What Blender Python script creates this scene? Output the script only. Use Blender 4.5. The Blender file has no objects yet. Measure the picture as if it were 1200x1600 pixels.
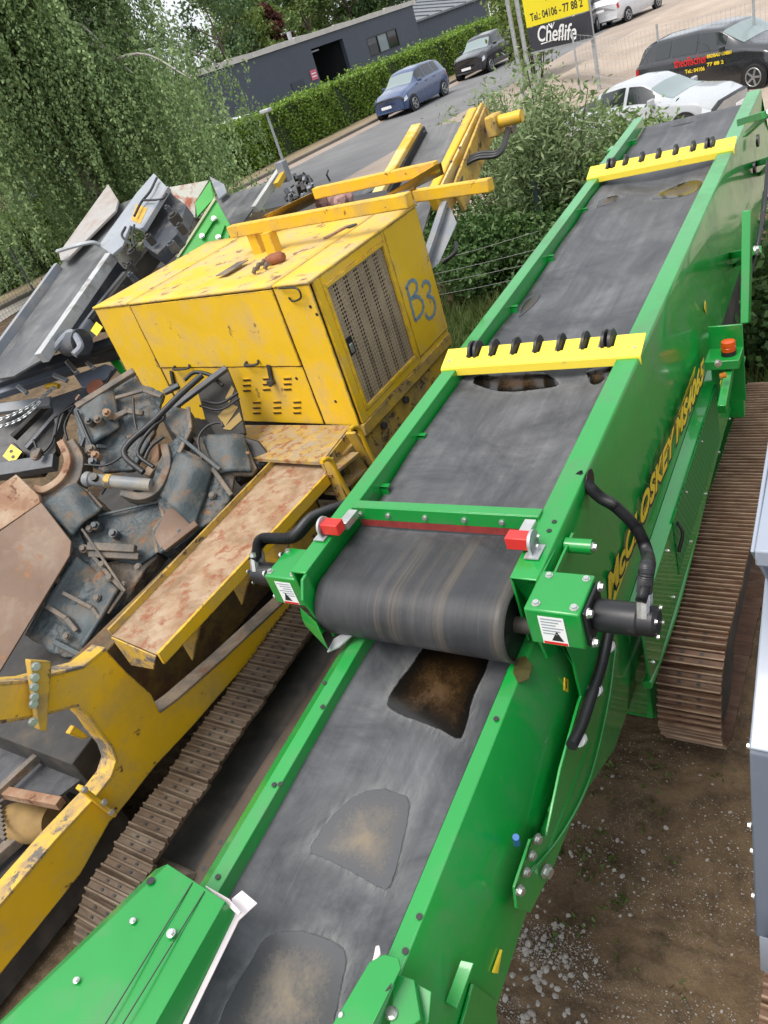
import bpy, bmesh, math, random
import numpy as np
from mathutils import Vector, Matrix
random.seed(7); rng = np.random.default_rng(11)
SC = bpy.context.scene; COL = SC.collection
R = math.radians
# ------------------------------------------------------------------ camera (position recovered from the vanishing points)
F = 1162.65; PITCH = R(31.0817); ROLL = R(-20.0837); H = 4.0
AW, AM = R(43.1), R(39.8)
def axes(az):
    c, s = math.cos(PITCH), math.sin(PITCH)
    up = np.array([0, -c, -s]); fw = np.array([0, -s, c])
    cr, sr = math.cos(ROLL), math.sin(ROLL)
    Rz = np.array([[cr, -sr, 0], [sr, cr, 0], [0, 0, 1]])
    up = Rz @ up; fw = Rz @ fw; rt = np.cross(fw, up)
    return np.stack([rt*math.cos(az)-fw*math.sin(az), fw*math.cos(az)+rt*math.sin(az), up])
RW = axes(AW)
cam_d = bpy.data.cameras.new('camera'); cam = bpy.data.objects.new('camera', cam_d); COL.objects.link(cam)
m = Matrix.Identity(4)
for i in range(3):
    m[i][0] = RW[i, 0]; m[i][1] = -RW[i, 1]; m[i][2] = -RW[i, 2]
m[2][3] = H
cam.matrix_world = m
cam_d.sensor_fit = 'AUTO'; cam_d.sensor_width = 36; cam_d.lens = F/1600*36
cam_d.clip_start = 0.05; cam_d.clip_end = 2000
SC.camera = cam
# ------------------------------------------------------------------ light
w = bpy.data.worlds.new('World'); SC.world = w; w.use_nodes = True
nt = w.node_tree; nt.nodes.clear()
SUN_EL, SUN_AZ = R(66), R(200)
sky = nt.nodes.new('ShaderNodeTexSky'); sky.sky_type = 'NISHITA'; sky.sun_disc = False
sky.sun_elevation = SUN_EL; sky.sun_rotation = SUN_AZ; sky.air_density = 1.0; sky.dust_density = 6.0; sky.ozone_density = 1.0
# a thin overcast: the same sky with most of its blue taken out by cloud
hs = nt.nodes.new('ShaderNodeHueSaturation'); hs.inputs['Saturation'].default_value = 0.35
bg = nt.nodes.new('ShaderNodeBackground'); bg.inputs['Strength'].default_value = 0.15
wo = nt.nodes.new('ShaderNodeOutputWorld')
nt.links.new(sky.outputs[0], hs.inputs['Color']); veil = nt.nodes.new('ShaderNodeMix'); veil.data_type = 'RGBA'; veil.inputs[0].default_value = .55; veil.inputs[7].default_value = (6.6, 6.9, 7.3, 1)   # bright even cloud over the clear sky
nt.links.new(hs.outputs[0], veil.inputs[6]); nt.links.new(veil.outputs[2], bg.inputs[0]); nt.links.new(bg.outputs[0], wo.inputs[0])
sl = bpy.data.lights.new('sun', 'SUN'); sun = bpy.data.objects.new('sun', sl); COL.objects.link(sun)
sl.energy = 1.4; sl.angle = R(25); sl.color = (1.0, 0.95, 0.87)
# Nishita rotation is measured clockwise from +Y
sd = Vector((math.sin(SUN_AZ)*math.cos(SUN_EL), math.cos(SUN_AZ)*math.cos(SUN_EL), math.sin(SUN_EL)))
sun.rotation_euler = sd.to_track_quat('Z', 'Y').to_euler()
SC.view_settings.view_transform = 'Standard'; SC.view_settings.look = 'None'
SC.view_settings.exposure = 0.62; SC.view_settings.gamma = 1.0; SC.view_settings.use_curve_mapping = False
# ------------------------------------------------------------------ surveying helpers: a point of the photo at a known height / distance
class Frame:
    def __init__(s, az):
        s.R = axes(az); s.rot = Matrix.Rotation(AW-az, 4, 'Z')
    def ray(s, x, y): return s.R @ np.array([x-600, y-800, F])
    def z(s, x, y, z): d = s.ray(x, y); return np.array([0, 0, H])+d*(z-H)/d[2]
    def y(s, x, y, v): d = s.ray(x, y); return np.array([0, 0, H])+d*v/d[1]
    def x(s, x, y, u): d = s.ray(x, y); return np.array([0, 0, H])+d*u/d[0]
    def on(s, x, y, p, n):
        d = s.ray(x, y); o = np.array([0, 0, H]); n = np.array(n, float)
        return o+d*((np.array(p)-o) @ n)/(d @ n)
W = Frame(AW); M = Frame(AM)
# ------------------------------------------------------------------ scene helpers
def tag(o, label=None, cat=None, group=None, kind=None):
    if label: o['label'] = label
    if cat: o['category'] = cat
    if group: o['group'] = group
    if kind: o['kind'] = kind
    return o
def empty(name, loc, fr=None, rz=0.0, label=None, cat=None, group=None):
    o = bpy.data.objects.new(name, None); COL.objects.link(o)
    o.empty_display_size = 0.2
    p = Vector(loc); a = rz
    if fr is not None:
        p = fr.rot @ p; a += fr.rot.to_euler().z
    o.location = p; o.rotation_euler = (0, 0, a)
    o['_mw'] = 0
    del o['_mw']
    ROOTM[o.name] = Matrix.Translation(p) @ Matrix.Rotation(a, 4, 'Z')
    tag(o, label, cat, group)
    return o
ROOTM = {}
def link(name, me, parent=None, mw=None, bevel=0, smooth=False):
    """mw: matrix in the world of the mesh; parents are Empties or parts whose matrix is in ROOTM"""
    o = bpy.data.objects.new(name, me); COL.objects.link(o)
    mw = mw if mw is not None else Matrix.Identity(4)
    if parent is not None:
        o.parent = parent; o.matrix_local = ROOTM[parent.name].inverted() @ mw
    else:
        o.matrix_world = mw
    ROOTM[o.name] = mw.copy()
    if bevel:
        b = o.modifiers.new('bevel', 'BEVEL'); b.width = bevel; b.segments = 2; b.limit_method = 'ANGLE'; b.angle_limit = R(40)
    if smooth:
        me.shade_smooth() if smooth is True else me.set_sharp_from_angle(angle=smooth)
    return o
def dup(o, parent=None, mw=None, name=None):
    c = o.copy(); COL.objects.link(c)
    if name: c.name = name
    for k in ('label',):
        pass
    if parent is not None:
        c.parent = parent; c.matrix_local = ROOTM[parent.name].inverted() @ mw
    elif mw is not None:
        c.parent = None; c.matrix_world = mw
    ROOTM[c.name] = mw.copy() if mw is not None else Matrix.Identity(4)
    return c
class MB:
    def __init__(s): s.v = []; s.f = []; s.sm = []
    def add(s, vs, fs, smooth=False):
        k = len(s.v); s.v += [tuple(map(float, p)) for p in vs]
        for f in fs: s.f.append(tuple(i+k for i in f)); s.sm.append(smooth)
        return s
    def box(s, a, b):
        x0, y0, z0 = a; x1, y1, z1 = b
        x0, x1 = min(x0, x1), max(x0, x1); y0, y1 = min(y0, y1), max(y0, y1); z0, z1 = min(z0, z1), max(z0, z1)
        return s.add([(x0,y0,z0),(x1,y0,z0),(x1,y1,z0),(x0,y1,z0),(x0,y0,z1),(x1,y0,z1),(x1,y1,z1),(x0,y1,z1)],
                     [(0,3,2,1),(4,5,6,7),(0,1,5,4),(1,2,6,5),(2,3,7,6),(3,0,4,7)])
    def hexa(s, bot, top):
        return s.add(list(bot)+list(top), [(3,2,1,0),(4,5,6,7),(0,1,5,4),(1,2,6,5),(2,3,7,6),(3,0,4,7)])
    def prism(s, poly, vec):
        n = len(poly); P = [np.array(p, float) for p in poly]; v = np.array(vec, float)
        return s.add(P+[p+v for p in P], [tuple(range(n-1, -1, -1)), tuple(range(n, 2*n))]+[(i, (i+1) % n, n+(i+1) % n, n+i) for i in range(n)])
    def bar(s, p, q, wd, ht, up=(0, 0, 1)):
        p = np.array(p, float); q = np.array(q, float); d = q-p; d /= np.linalg.norm(d); up = np.array(up, float)
        sx = np.cross(d, up); sx /= np.linalg.norm(sx); uz = np.cross(sx, d)
        c = [(-wd/2, -ht/2), (wd/2, -ht/2), (wd/2, ht/2), (-wd/2, ht/2)]
        A = [p+sx*a+uz*b for a, b in c]; B = [q+sx*a+uz*b for a, b in c]
        return s.add(A+B, [(0,1,2,3),(7,6,5,4)]+[(i, i+4, (i+1) % 4+4, (i+1) % 4) for i in range(4)])
    def tube(s, path, r, n=10, cap=True, rs=None):
        P = [np.array(p, float) for p in path]; k = len(P); vs = []
        a = None
        for i in range(k):
            d = P[min(i+1, k-1)]-P[max(i-1, 0)]; d /= np.linalg.norm(d)+1e-9
            if a is None:
                a = np.cross(d, (0, 0, 1)) if abs(d[2]) < .9 else np.cross(d, (1, 0, 0))
            a = a-d*(a @ d); a /= np.linalg.norm(a)+1e-9
            b = np.cross(d, a); rr = rs[i] if rs is not None else r
            vs += [P[i]+(a*math.cos(t)+b*math.sin(t))*rr for t in [2*math.pi*j/n for j in range(n)]]
        fs = [(i*n+j, i*n+(j+1) % n, (i+1)*n+(j+1) % n, (i+1)*n+j) for i in range(k-1) for j in range(n)]
        s.add(vs, fs, True)
        if cap:
            kk = len(s.v)-len(vs)
            s.f.append(tuple(kk+j for j in range(n-1, -1, -1))); s.sm.append(False)
            s.f.append(tuple(kk+(k-1)*n+j for j in range(n))); s.sm.append(False)
        return s
    def grid(s, fn, nu, nv, smooth=True, close=False):
        vs = [fn(i/(nu-1), j/(nv-1)) for j in range(nv) for i in range(nu)]
        fs = [(j*nu+i, j*nu+i+1, (j+1)*nu+i+1, (j+1)*nu+i) for j in range(nv-1) for i in range(nu-1)]
        return s.add(vs, fs, smooth)
    def build(s, name, mat, parent=None, fr=None, bevel=0, kind=None, fix=True, center=True):
        V = np.array(s.v, float)
        c = (V.min(0)+V.max(0))/2 if center else np.zeros(3)
        me = bpy.data.meshes.new(name)
        me.from_pydata([tuple(p) for p in V-c], [], s.f)
        me.polygons.foreach_set('use_smooth', s.sm)
        if fix:
            bm = bmesh.new(); bm.from_mesh(me); bmesh.ops.recalc_face_normals(bm, faces=bm.faces); bm.to_mesh(me); bm.free()
        me.materials.append(mat); me.set_sharp_from_angle(angle=R(38)); me.update()
        mw = Matrix.Translation(Vector(c))
        if fr is not None: mw = fr.rot @ mw
        o = link(name, me, parent, mw, bevel)
        if kind: o['kind'] = kind
        return o
def spline(pts, n=8):
    P = [np.array(p, float) for p in pts]; P = [2*P[0]-P[1]]+P+[2*P[-1]-P[-2]]; out = []
    for i in range(1, len(P)-2):
        for k in range(n):
            t = k/n; a, b, c, d = P[i-1:i+3]
            out.append(.5*((2*b)+(c-a)*t+(2*a-5*b+4*c-d)*t*t+(3*b-a-3*c+d)*t**3))
    out.append(P[-2]); return out
# ------------------------------------------------------------------ materials
MATS = {}
class NT:
    def __init__(s, name):
        s.m = bpy.data.materials.new(name); s.m.use_nodes = True; s.t = s.m.node_tree; s.t.nodes.clear()
        s.out = s.n('ShaderNodeOutputMaterial'); s.tc = s.n('ShaderNodeTexCoord')
    def n(s, t, **k):
        x = s.t.nodes.new(t)
        for a, b in k.items(): setattr(x, a, b)
        return x
    def l(s, a, b): s.t.links.new(a, b)
    def mapping(s, scale=(1, 1, 1), coord='Object', loc=(0, 0, 0), rot=(0, 0, 0)):
        mp = s.n('ShaderNodeMapping'); mp.inputs['Scale'].default_value = scale; mp.inputs['Location'].default_value = loc; mp.inputs['Rotation'].default_value = rot
        s.l(s.tc.outputs[coord], mp.inputs[0]); return mp.outputs[0]
    def noise(s, vec, scale, detail=5, rough=.6, dist=0):
        x = s.n('ShaderNodeTexNoise'); x.inputs['Scale'].default_value = scale; x.inputs['Detail'].default_value = detail
        x.inputs['Roughness'].default_value = rough; x.inputs['Distortion'].default_value = dist
        if vec is not None: s.l(vec, x.inputs['Vector'])
        return x.outputs['Fac']
    def ramp(s, fac, a, b):
        x = s.n('ShaderNodeMapRange'); x.inputs['From Min'].default_value = a; x.inputs['From Max'].default_value = b
        s.l(fac, x.inputs['Value']); return x.outputs[0]
    def mix(s, fac, a, b):
        x = s.n('ShaderNodeMix', data_type='RGBA')
        if isinstance(fac, (int, float)): x.inputs[0].default_value = fac
        else: s.l(fac, x.inputs[0])
        for v, i in ((a, 6), (b, 7)):
            if isinstance(v, (tuple, list)): x.inputs[i].default_value = (*v[:3], 1)
            else: s.l(v, x.inputs[i])
        return x.outputs[2]
    def math(s, op, a, b=None, clamp=False):
        x = s.n('ShaderNodeMath', operation=op); x.use_clamp = clamp
        for i, v in enumerate((a, b)):
            if v is None: continue
            if isinstance(v, (int, float)): x.inputs[i].default_value = v
            else: s.l(v, x.inputs[i])
        return x.outputs[0]
    def bsdf(s, col, rough=.5, metal=0, bump=None, bstr=.2, bdist=.01, spec=.5, **kw):
        p = s.n('ShaderNodeBsdfPrincipled')
        for v, k in ((col, 'Base Color'), (rough, 'Roughness'), (metal, 'Metallic'), (spec, 'Specular IOR Level')):
            if isinstance(v, (int, float)): p.inputs[k].default_value = v
            elif isinstance(v, (tuple, list)): p.inputs[k].default_value = (*v[:3], 1)
            else: s.l(v, p.inputs[k])
        for k, v in kw.items(): p.inputs[k.replace('_', ' ')].default_value = v
        if bump is not None:
            b = s.n('ShaderNodeBump'); b.inputs['Strength'].default_value = bstr; b.inputs['Distance'].default_value = bdist
            s.l(bump, b.inputs['Height']); s.l(b.outputs[0], p.inputs['Normal'])
        return p.outputs[0]
    def done(s, sh):
        s.l(sh, s.out.inputs[0]); MATS[s.m.name] = s.m; return s.m
def surf(name, col, rough=.5, var=.15, vscale=2, dirt=None, damt=(.55, .75), dscale=3, rust=None, ramt=(.62, .68), rscale=8,
         metal=0, bump=.1, bscale=40, bdist=.004, stretch=(1, 1, 1), coat=0, drough=.85, spec=.5, wear=None):
    T = NT(name); v = T.mapping(stretch)
    n1 = T.noise(v, vscale, 4)
    c = T.mix(T.ramp(n1, .3, .7), tuple(x*(1-var) for x in col), tuple(min(1, x*(1+var)) for x in col))
    r = T.math('ADD', T.math('MULTIPLY', T.ramp(T.noise(v, vscale*3, 3), .3, .7), .12), rough-.06)
    if dirt:
        f = T.ramp(T.noise(v, dscale, 8, .65, .3), *damt); c = T.mix(f, c, dirt)
        r = T.math('ADD', r, T.math('MULTIPLY', f, drough-rough), True)
    if rust:
        f = T.ramp(T.noise(v, rscale, 9, .68, .2), *ramt)
        rc = T.mix(T.noise(v, rscale*4, 4), tuple(x*.55 for x in rust), tuple(min(1, x*1.45) for x in rust))
        c = T.mix(f, c, rc); r = T.math('ADD', r, T.math('MULTIPLY', f, .85-rough), True)
    if wear:   # paint knocked off along the edges
        bv = T.n('ShaderNodeBevel', samples=4); bv.inputs['Radius'].default_value = .018; ge = T.n('ShaderNodeNewGeometry'); dp = T.n('ShaderNodeVectorMath', operation='DOT_PRODUCT')
        T.l(bv.outputs[0], dp.inputs[0]); T.l(ge.outputs['Normal'], dp.inputs[1]); e = T.math('SUBTRACT', 1.0, dp.outputs['Value'])
        e = T.math('MULTIPLY', T.ramp(e, .01, .10), T.ramp(T.noise(v, 7, 6, .7), .42, .56), True); c = T.mix(e, c, wear); r = T.math('ADD', r, T.math('MULTIPLY', e, .3), True)
    kw = {'Coat_Weight': coat, 'Coat_Roughness': .08} if coat else {}
    return T.done(T.bsdf(c, r, metal, T.noise(v, bscale, 5, .6) if bump else None, bump, bdist, spec, **kw))
def flat(name, col, rough=.5, metal=0, **kw):
    T = NT(name); return T.done(T.bsdf(col, rough, metal, **kw))
GREEN = surf('green_paint', (.003, .25, .034), .34, .10, 1.0, dirt=(.075, .17, .075), damt=(.50, .85), dscale=2.6, rust=(.13, .15, .085), ramt=(.70, .78), rscale=11, bump=.05, bscale=14, bdist=.003, coat=.6)
GREEN_OLD = surf('green_paint_scuffed', (.02, .33, .03), .4, .15, 3, dirt=(.2, .2, .13), damt=(.55, .8), dscale=6)
GUARD = surf('yellow_guard_paint', (.86, .66, .06), .4, .05, 3, dirt=(.45, .36, .12), damt=(.62, .8), dscale=9)
YEL = surf('worn_yellow_paint', (.72, .42, .012), .42, .10, 1.5, dirt=(.42, .29, .10), damt=(.46, .78), dscale=2.6, rust=(.12, .055, .025), ramt=(.63, .67), rscale=7, bump=.12, bscale=25, wear=(.07, .045, .03))
YELF = surf('faded_yellow_rail', (.66, .50, .20), .55, .10, 3, dirt=(.62, .36, .04), damt=(.45, .6), dscale=4, rust=(.14, .08, .05), ramt=(.66, .7), rscale=9, bump=.15, bscale=30, wear=(.12, .08, .05))
YELC = surf('canopy_yellow_paint', (.74, .455, .014), .5, .09, 1.3, dirt=(.55, .37, .13), damt=(.48, .78), dscale=3.0, rust=(.16, .09, .05), ramt=(.635, .68), rscale=6, bump=.12, bscale=9, wear=(.14, .08, .045))
YELR = surf('rain_worn_yellow_roof', (.70, .45, .03), .55, .1, 1.5, dirt=(.50, .36, .17), damt=(.40, .62), dscale=2.6, rust=(.20, .11, .06), ramt=(.57, .63), rscale=5, bump=.15, bscale=9, wear=(.14, .08, .045))
YELD = surf('dirty_yellow_paint', (.60, .37, .03), .5, .12, 2, dirt=(.27, .19, .09), damt=(.38, .66), dscale=4, rust=(.075, .05, .035), ramt=(.57, .62), rscale=9, bump=.2, bscale=30, wear=(.08, .05, .035))
YELT = surf('scraped_yellow_flange', (.62, .39, .04), .5, .12, 4, dirt=(.32, .22, .12), damt=(.42, .6), dscale=7, rust=(.13, .115, .10), ramt=(.53, .58), rscale=9, bump=.3, bscale=30)
RUSTP = surf('rusty_plate', (.27, .14, .075), .75, .25, 3, dirt=(.40, .31, .22), damt=(.42, .68), dscale=3.5, rust=(.12, .05, .025), ramt=(.55, .65), rscale=12, bump=.35, bscale=50)
RUSTB = surf('brown_rust_sheet', (.17, .105, .07), .7, .2, 2, dirt=(.27, .21, .16), damt=(.5, .72), dscale=3, rust=(.24, .12, .06), ramt=(.58, .68), rscale=6, bump=.25, bscale=40)
WALK = surf('rusty_walkway', (.27, .165, .09), .75, .3, 3, dirt=(.38, .285, .19), damt=(.4, .62), dscale=5, rust=(.24, .09, .045), ramt=(.50, .62), rscale=8, bump=.5, bscale=90)
TREAD = surf('worn_tread_plate', (.38, .245, .06), .65, .3, 5, dirt=(.30, .24, .17), damt=(.42, .6), dscale=9, rust=(.26, .11, .04), ramt=(.52, .6), rscale=14, bump=.6, bscale=70)
CAST = surf('muddy_grey_casting', (.045, .062, .07), .5, .3, 3, dirt=(.17, .13, .09), damt=(.46, .72), dscale=5, rust=(.20, .11, .06), ramt=(.57, .66), rscale=7, bump=.5, bscale=35, bdist=.012)
CASTR = surf('rusty_grey_casting', (.10, .09, .08), .65, .3, 3, dirt=(.25, .19, .135), damt=(.40, .66), dscale=5, rust=(.17, .09, .05), ramt=(.55, .66), rscale=8, bump=.5, bscale=35, bdist=.012)
GREYP = surf('grey_machine_paint', (.21, .23, .26), .45, .12, 2, dirt=(.33, .31, .28), damt=(.45, .75), dscale=4, rust=(.16, .10, .07), ramt=(.64, .7), rscale=9, bump=.1)
GREYD = surf('dark_grey_machine_paint', (.055, .062, .075), .45, .2, 2, dirt=(.2, .18, .15), damt=(.52, .8), dscale=5, bump=.1)
PALE = surf('pale_blue_grey_paint', (.27, .30, .36), .35, .06, 1.5, dirt=(.45, .45, .45), damt=(.6, .9), dscale=3, coat=.2)
PALED = surf('slate_grey_paint', (.13, .15, .19), .4, .06, 1.5, dirt=(.3, .3, .3), damt=(.65, .9), dscale=3)
BLACK = surf('black_paint', (.012, .012, .014), .42, .3, 4, dirt=(.08, .07, .06), damt=(.6, .9), dscale=6)
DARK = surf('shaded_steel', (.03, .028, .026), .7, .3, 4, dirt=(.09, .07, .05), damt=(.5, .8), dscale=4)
RUBBER = surf('hose_rubber', (.014, .014, .016), .42, .2, 6, dirt=(.07, .06, .055), damt=(.6, .85), dscale=8, bump=.2, bscale=60)
ZINC = surf('zinc_plated_steel', (.62, .62, .60), .32, .1, 20, metal=.85, bump=.05)
GALV = surf('galvanised_steel', (.42, .44, .45), .45, .15, 8, metal=.5, bump=.05)
RED = flat('red_polyurethane', (.62, .03, .025), .35)
REDD = surf('dull_red_rubber', (.24, .03, .025), .6, .2, 20)
WHITEP = surf('white_plastic_liner', (.72, .64, .64), .5, .06, 6, dirt=(.5, .42, .40), damt=(.55, .9), dscale=5)
WHITE = flat('white_print', (.8, .8, .8), .5); INK = flat('dark_print', (.02, .02, .02), .5); YINK = flat('yellow_print', (.8, .58, .03), .45)
REDINK = flat('red_print', (.6, .02, .02), .5); BLUEINK = surf('blue_spray_paint', (.16, .25, .34), .6, .2, 20)
AMBER = flat('amber_lens', (.75, .10, .01), .15, Transmission_Weight=.25)
def belt_mat(name, base, dust, dustamt, wrap_shade=None):
    T = NT(name)
    v = T.mapping((55, .55, .5)); v2 = T.mapping((11, .4, .6)); v3 = T.mapping((1, 1, 1)); v4 = T.mapping((170, 5, 3))
    st = T.ramp(T.noise(v, 1, 8, .72), .36, .66); st2 = T.ramp(T.noise(v2, 1, 4), .35, .68)
    bl = T.ramp(T.noise(v3, 1.9, 9, .7, .6), .38, .66); fine = T.ramp(T.noise(v4, 1, 6, .7), .58, .70)
    c = T.mix(T.math('MULTIPLY', st, .32), base, tuple(x*1.9 for x in base))
    da = T.math('MULTIPLY', T.math('MULTIPLY', bl, T.math('ADD', T.math('MULTIPLY', st2, .45), .4)), dustamt)
    if wrap_shade:     # shade of the drum wrap painted dark into the rubber, with caked tan bands
        sx = T.n('ShaderNodeSeparateXYZ'); T.l(T.tc.outputs['Object'], sx.inputs[0]); cf = T.ramp(sx.outputs[1], *wrap_shade)
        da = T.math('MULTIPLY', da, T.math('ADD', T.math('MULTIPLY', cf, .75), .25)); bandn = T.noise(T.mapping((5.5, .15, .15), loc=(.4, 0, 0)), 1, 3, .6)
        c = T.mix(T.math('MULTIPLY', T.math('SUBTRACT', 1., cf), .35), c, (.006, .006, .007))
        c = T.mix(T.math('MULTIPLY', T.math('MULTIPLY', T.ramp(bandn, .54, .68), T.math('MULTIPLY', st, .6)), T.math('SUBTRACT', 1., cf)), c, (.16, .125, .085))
    c = T.mix(da, c, dust)
    c = T.mix(T.math('MULTIPLY', fine, .22), c, tuple(x*.8 for x in dust))
    r = T.math('ADD', T.math('MULTIPLY', bl, .2), .42)
    return T.done(T.bsdf(c, r, 0, T.math('ADD', T.noise(v, 1, 6), T.math('MULTIPLY', T.noise(v3, 60, 5, .7), .5)), .22, .004, .4))
BELT = belt_mat('conveyor_rubber', (.031, .032, .036), (.21, .208, .215), .8, wrap_shade=(-2.95, -2.75))
BELTN = belt_mat('dusty_conveyor_rubber', (.034, .036, .041), (.21, .212, .22), .8)
BELTG = belt_mat('grey_streaked_rubber', (.06, .062, .066), (.26, .26, .25), .8)
BELTDR = belt_mat('drum_wrap_rubber', (.024, .024, .026), (.13, .115, .10), .5)
def shoe_mat(name, a, b, d):
    T = NT(name); v = T.mapping((4, 14, 14)); oi = T.n('ShaderNodeObjectInfo')
    vv = T.n('ShaderNodeVectorMath', operation='ADD'); T.l(v, vv.inputs[0])
    cmb = T.n('ShaderNodeCombineXYZ'); T.l(T.math('MULTIPLY', oi.outputs['Random'], 60.), cmb.inputs[0]); T.l(cmb.outputs[0], vv.inputs[1])
    c = T.mix(T.ramp(T.noise(vv.outputs[0], 1.2, 6, .7), .35, .65), a, b)
    c = T.mix(T.ramp(T.noise(vv.outputs[0], .7, 6, .65), .5, .68), c, d)
    sx = T.n('ShaderNodeSeparateXYZ'); T.l(T.tc.outputs['Object'], sx.inputs[0])      # highlights on the rubbed grouser tips and dark gaps between, painted by height
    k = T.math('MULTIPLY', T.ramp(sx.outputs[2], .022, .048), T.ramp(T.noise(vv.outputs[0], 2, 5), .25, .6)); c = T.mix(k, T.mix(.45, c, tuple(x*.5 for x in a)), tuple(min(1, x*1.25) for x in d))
    return T.done(T.bsdf(c, .55, .25, T.noise(vv.outputs[0], 5, 5), .35, .006))
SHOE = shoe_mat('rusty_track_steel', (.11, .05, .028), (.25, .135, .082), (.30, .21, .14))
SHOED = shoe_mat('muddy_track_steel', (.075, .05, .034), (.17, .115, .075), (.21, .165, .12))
def puddle_mat(name, edge, mid, rough, lo, hi):
    T = NT(name); at = T.n('ShaderNodeAttribute', attribute_name='cen')     # silt settled towards the middle
    sp = T.noise(T.mapping((1, 1, 1)), 70, 7, .8); f = T.ramp(T.math('ADD', at.outputs['Fac'], T.math('MULTIPLY', T.math('SUBTRACT', sp, .5), 1.1)), lo, hi)
    f = T.math('MULTIPLY', f, T.ramp(T.noise(T.mapping(), 9, 5, .6), .28, .6), True)
    c = T.mix(f, edge, mid); r = T.math('ADD', T.math('MULTIPLY', f, .35), rough)
    p = T.bsdf(c, r, 0, sp, .03, .002, .6)
    tr = T.n('ShaderNodeBsdfTransparent'); mx = T.n('ShaderNodeMixShader')
    al = T.ramp(T.math('ADD', at.outputs['Fac'], T.math('MULTIPLY', T.noise(T.mapping(), 45, 6, .7), .10)), .045, .085)
    T.l(al, mx.inputs[0]); T.l(tr.outputs[0], mx.inputs[1]); T.l(p, mx.inputs[2]); return T.done(mx.outputs[0])
PUDD = puddle_mat('brown_water', (.006, .005, .004), (.06, .030, .008), .10, .15, .85)
PUDG = puddle_mat('silty_water', (.07, .071, .074), (.17, .135, .09), .22, .2, .95)
def rim_mat():
    T = NT('dried_silt'); at = T.n('ShaderNodeAttribute', attribute_name='rim'); n = T.math('MULTIPLY', T.ramp(T.noise(T.mapping((40, 9, 20)), 1, 7, .7, .3), .3, .7), at.outputs['Fac'])
    tr = T.n('ShaderNodeBsdfTransparent'); mx = T.n('ShaderNodeMixShader')
    T.l(T.math('MULTIPLY', n, .6, True), mx.inputs[0]); T.l(tr.outputs[0], mx.inputs[1]); T.l(T.bsdf((.30, .30, .295), .8), mx.inputs[2])
    return T.done(mx.outputs[0])
RIM = rim_mat()
def leaf_mat(name, a, b, c=None, trans=.3):
    T = NT(name); g = T.n('ShaderNodeNewGeometry')
    col = T.mix(g.outputs['Random Per Island'], a, b)
    if c: col = T.mix(T.ramp(T.noise(T.mapping(), .35, 3), .45, .65), col, c)
    tl = T.n('ShaderNodeBsdfTranslucent'); T.l(col, tl.inputs[0])
    mx = T.n('ShaderNodeMixShader'); mx.inputs[0].default_value = trans
    T.l(T.bsdf(col, .5, 0, spec=.35), mx.inputs[1]); T.l(tl.outputs[0], mx.inputs[2])
    return T.done(mx.outputs[0])
L_BIRCH = leaf_mat('birch_leaf', (0.132, 0.224, 0.085), (0.363, 0.485, 0.209))
L_HEDGE = leaf_mat('hedge_leaf', (0.081, 0.165, 0.023), (0.268, 0.396, 0.057))
L_BUSH = leaf_mat('shrub_leaf', (0.120, 0.192, 0.060), (0.324, 0.396, 0.204))
L_BUSHD = leaf_mat('dark_shrub_leaf', (0.036, 0.091, 0.022), (0.127, 0.218, 0.064))
L_TREE1 = leaf_mat('broadleaf', (0.101, 0.174, 0.050), (0.222, 0.309, 0.101))
L_TREE2 = leaf_mat('dark_broadleaf', (0.042, 0.094, 0.038), (0.125, 0.187, 0.062))
L_TREE3 = leaf_mat('light_broadleaf', (0.117, 0.182, 0.039), (0.221, 0.286, 0.078))
L_RED = leaf_mat('copper_leaf', (.07, .025, .02), (.14, .05, .03))
L_GRASS = leaf_mat('grass_blade', (.06, .10, .02), (.15, .2, .06))
BARK = surf('bark', (.10, .08, .06), .85, .3, 6, bump=.5, bscale=20)
BARKW = surf('birch_bark', (.40, .37, .33), .8, .2, 5, rust=(.05, .045, .04), ramt=(.56, .6), rscale=6)
def glass(name, col, rough=.04):
    T = NT(name); return T.done(T.bsdf(col, rough, 0, spec=.8))
GLASS = glass('dark_glass', (.02, .024, .026)); GLASSL = glass('windscreen_glass', (.20, .25, .25), .06)
CHROME = flat('chrome', (.6, .6, .6), .15, .95)
TYRE = flat('tyre', (.015, .015, .015), .8); RIMM = surf('alloy_rim', (.38, .39, .40), .3, .05, 5, metal=.7)
def carpaint(n, c, r=.25): return surf(n, c, r, .04, 3, coat=.8, bump=0)
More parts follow.
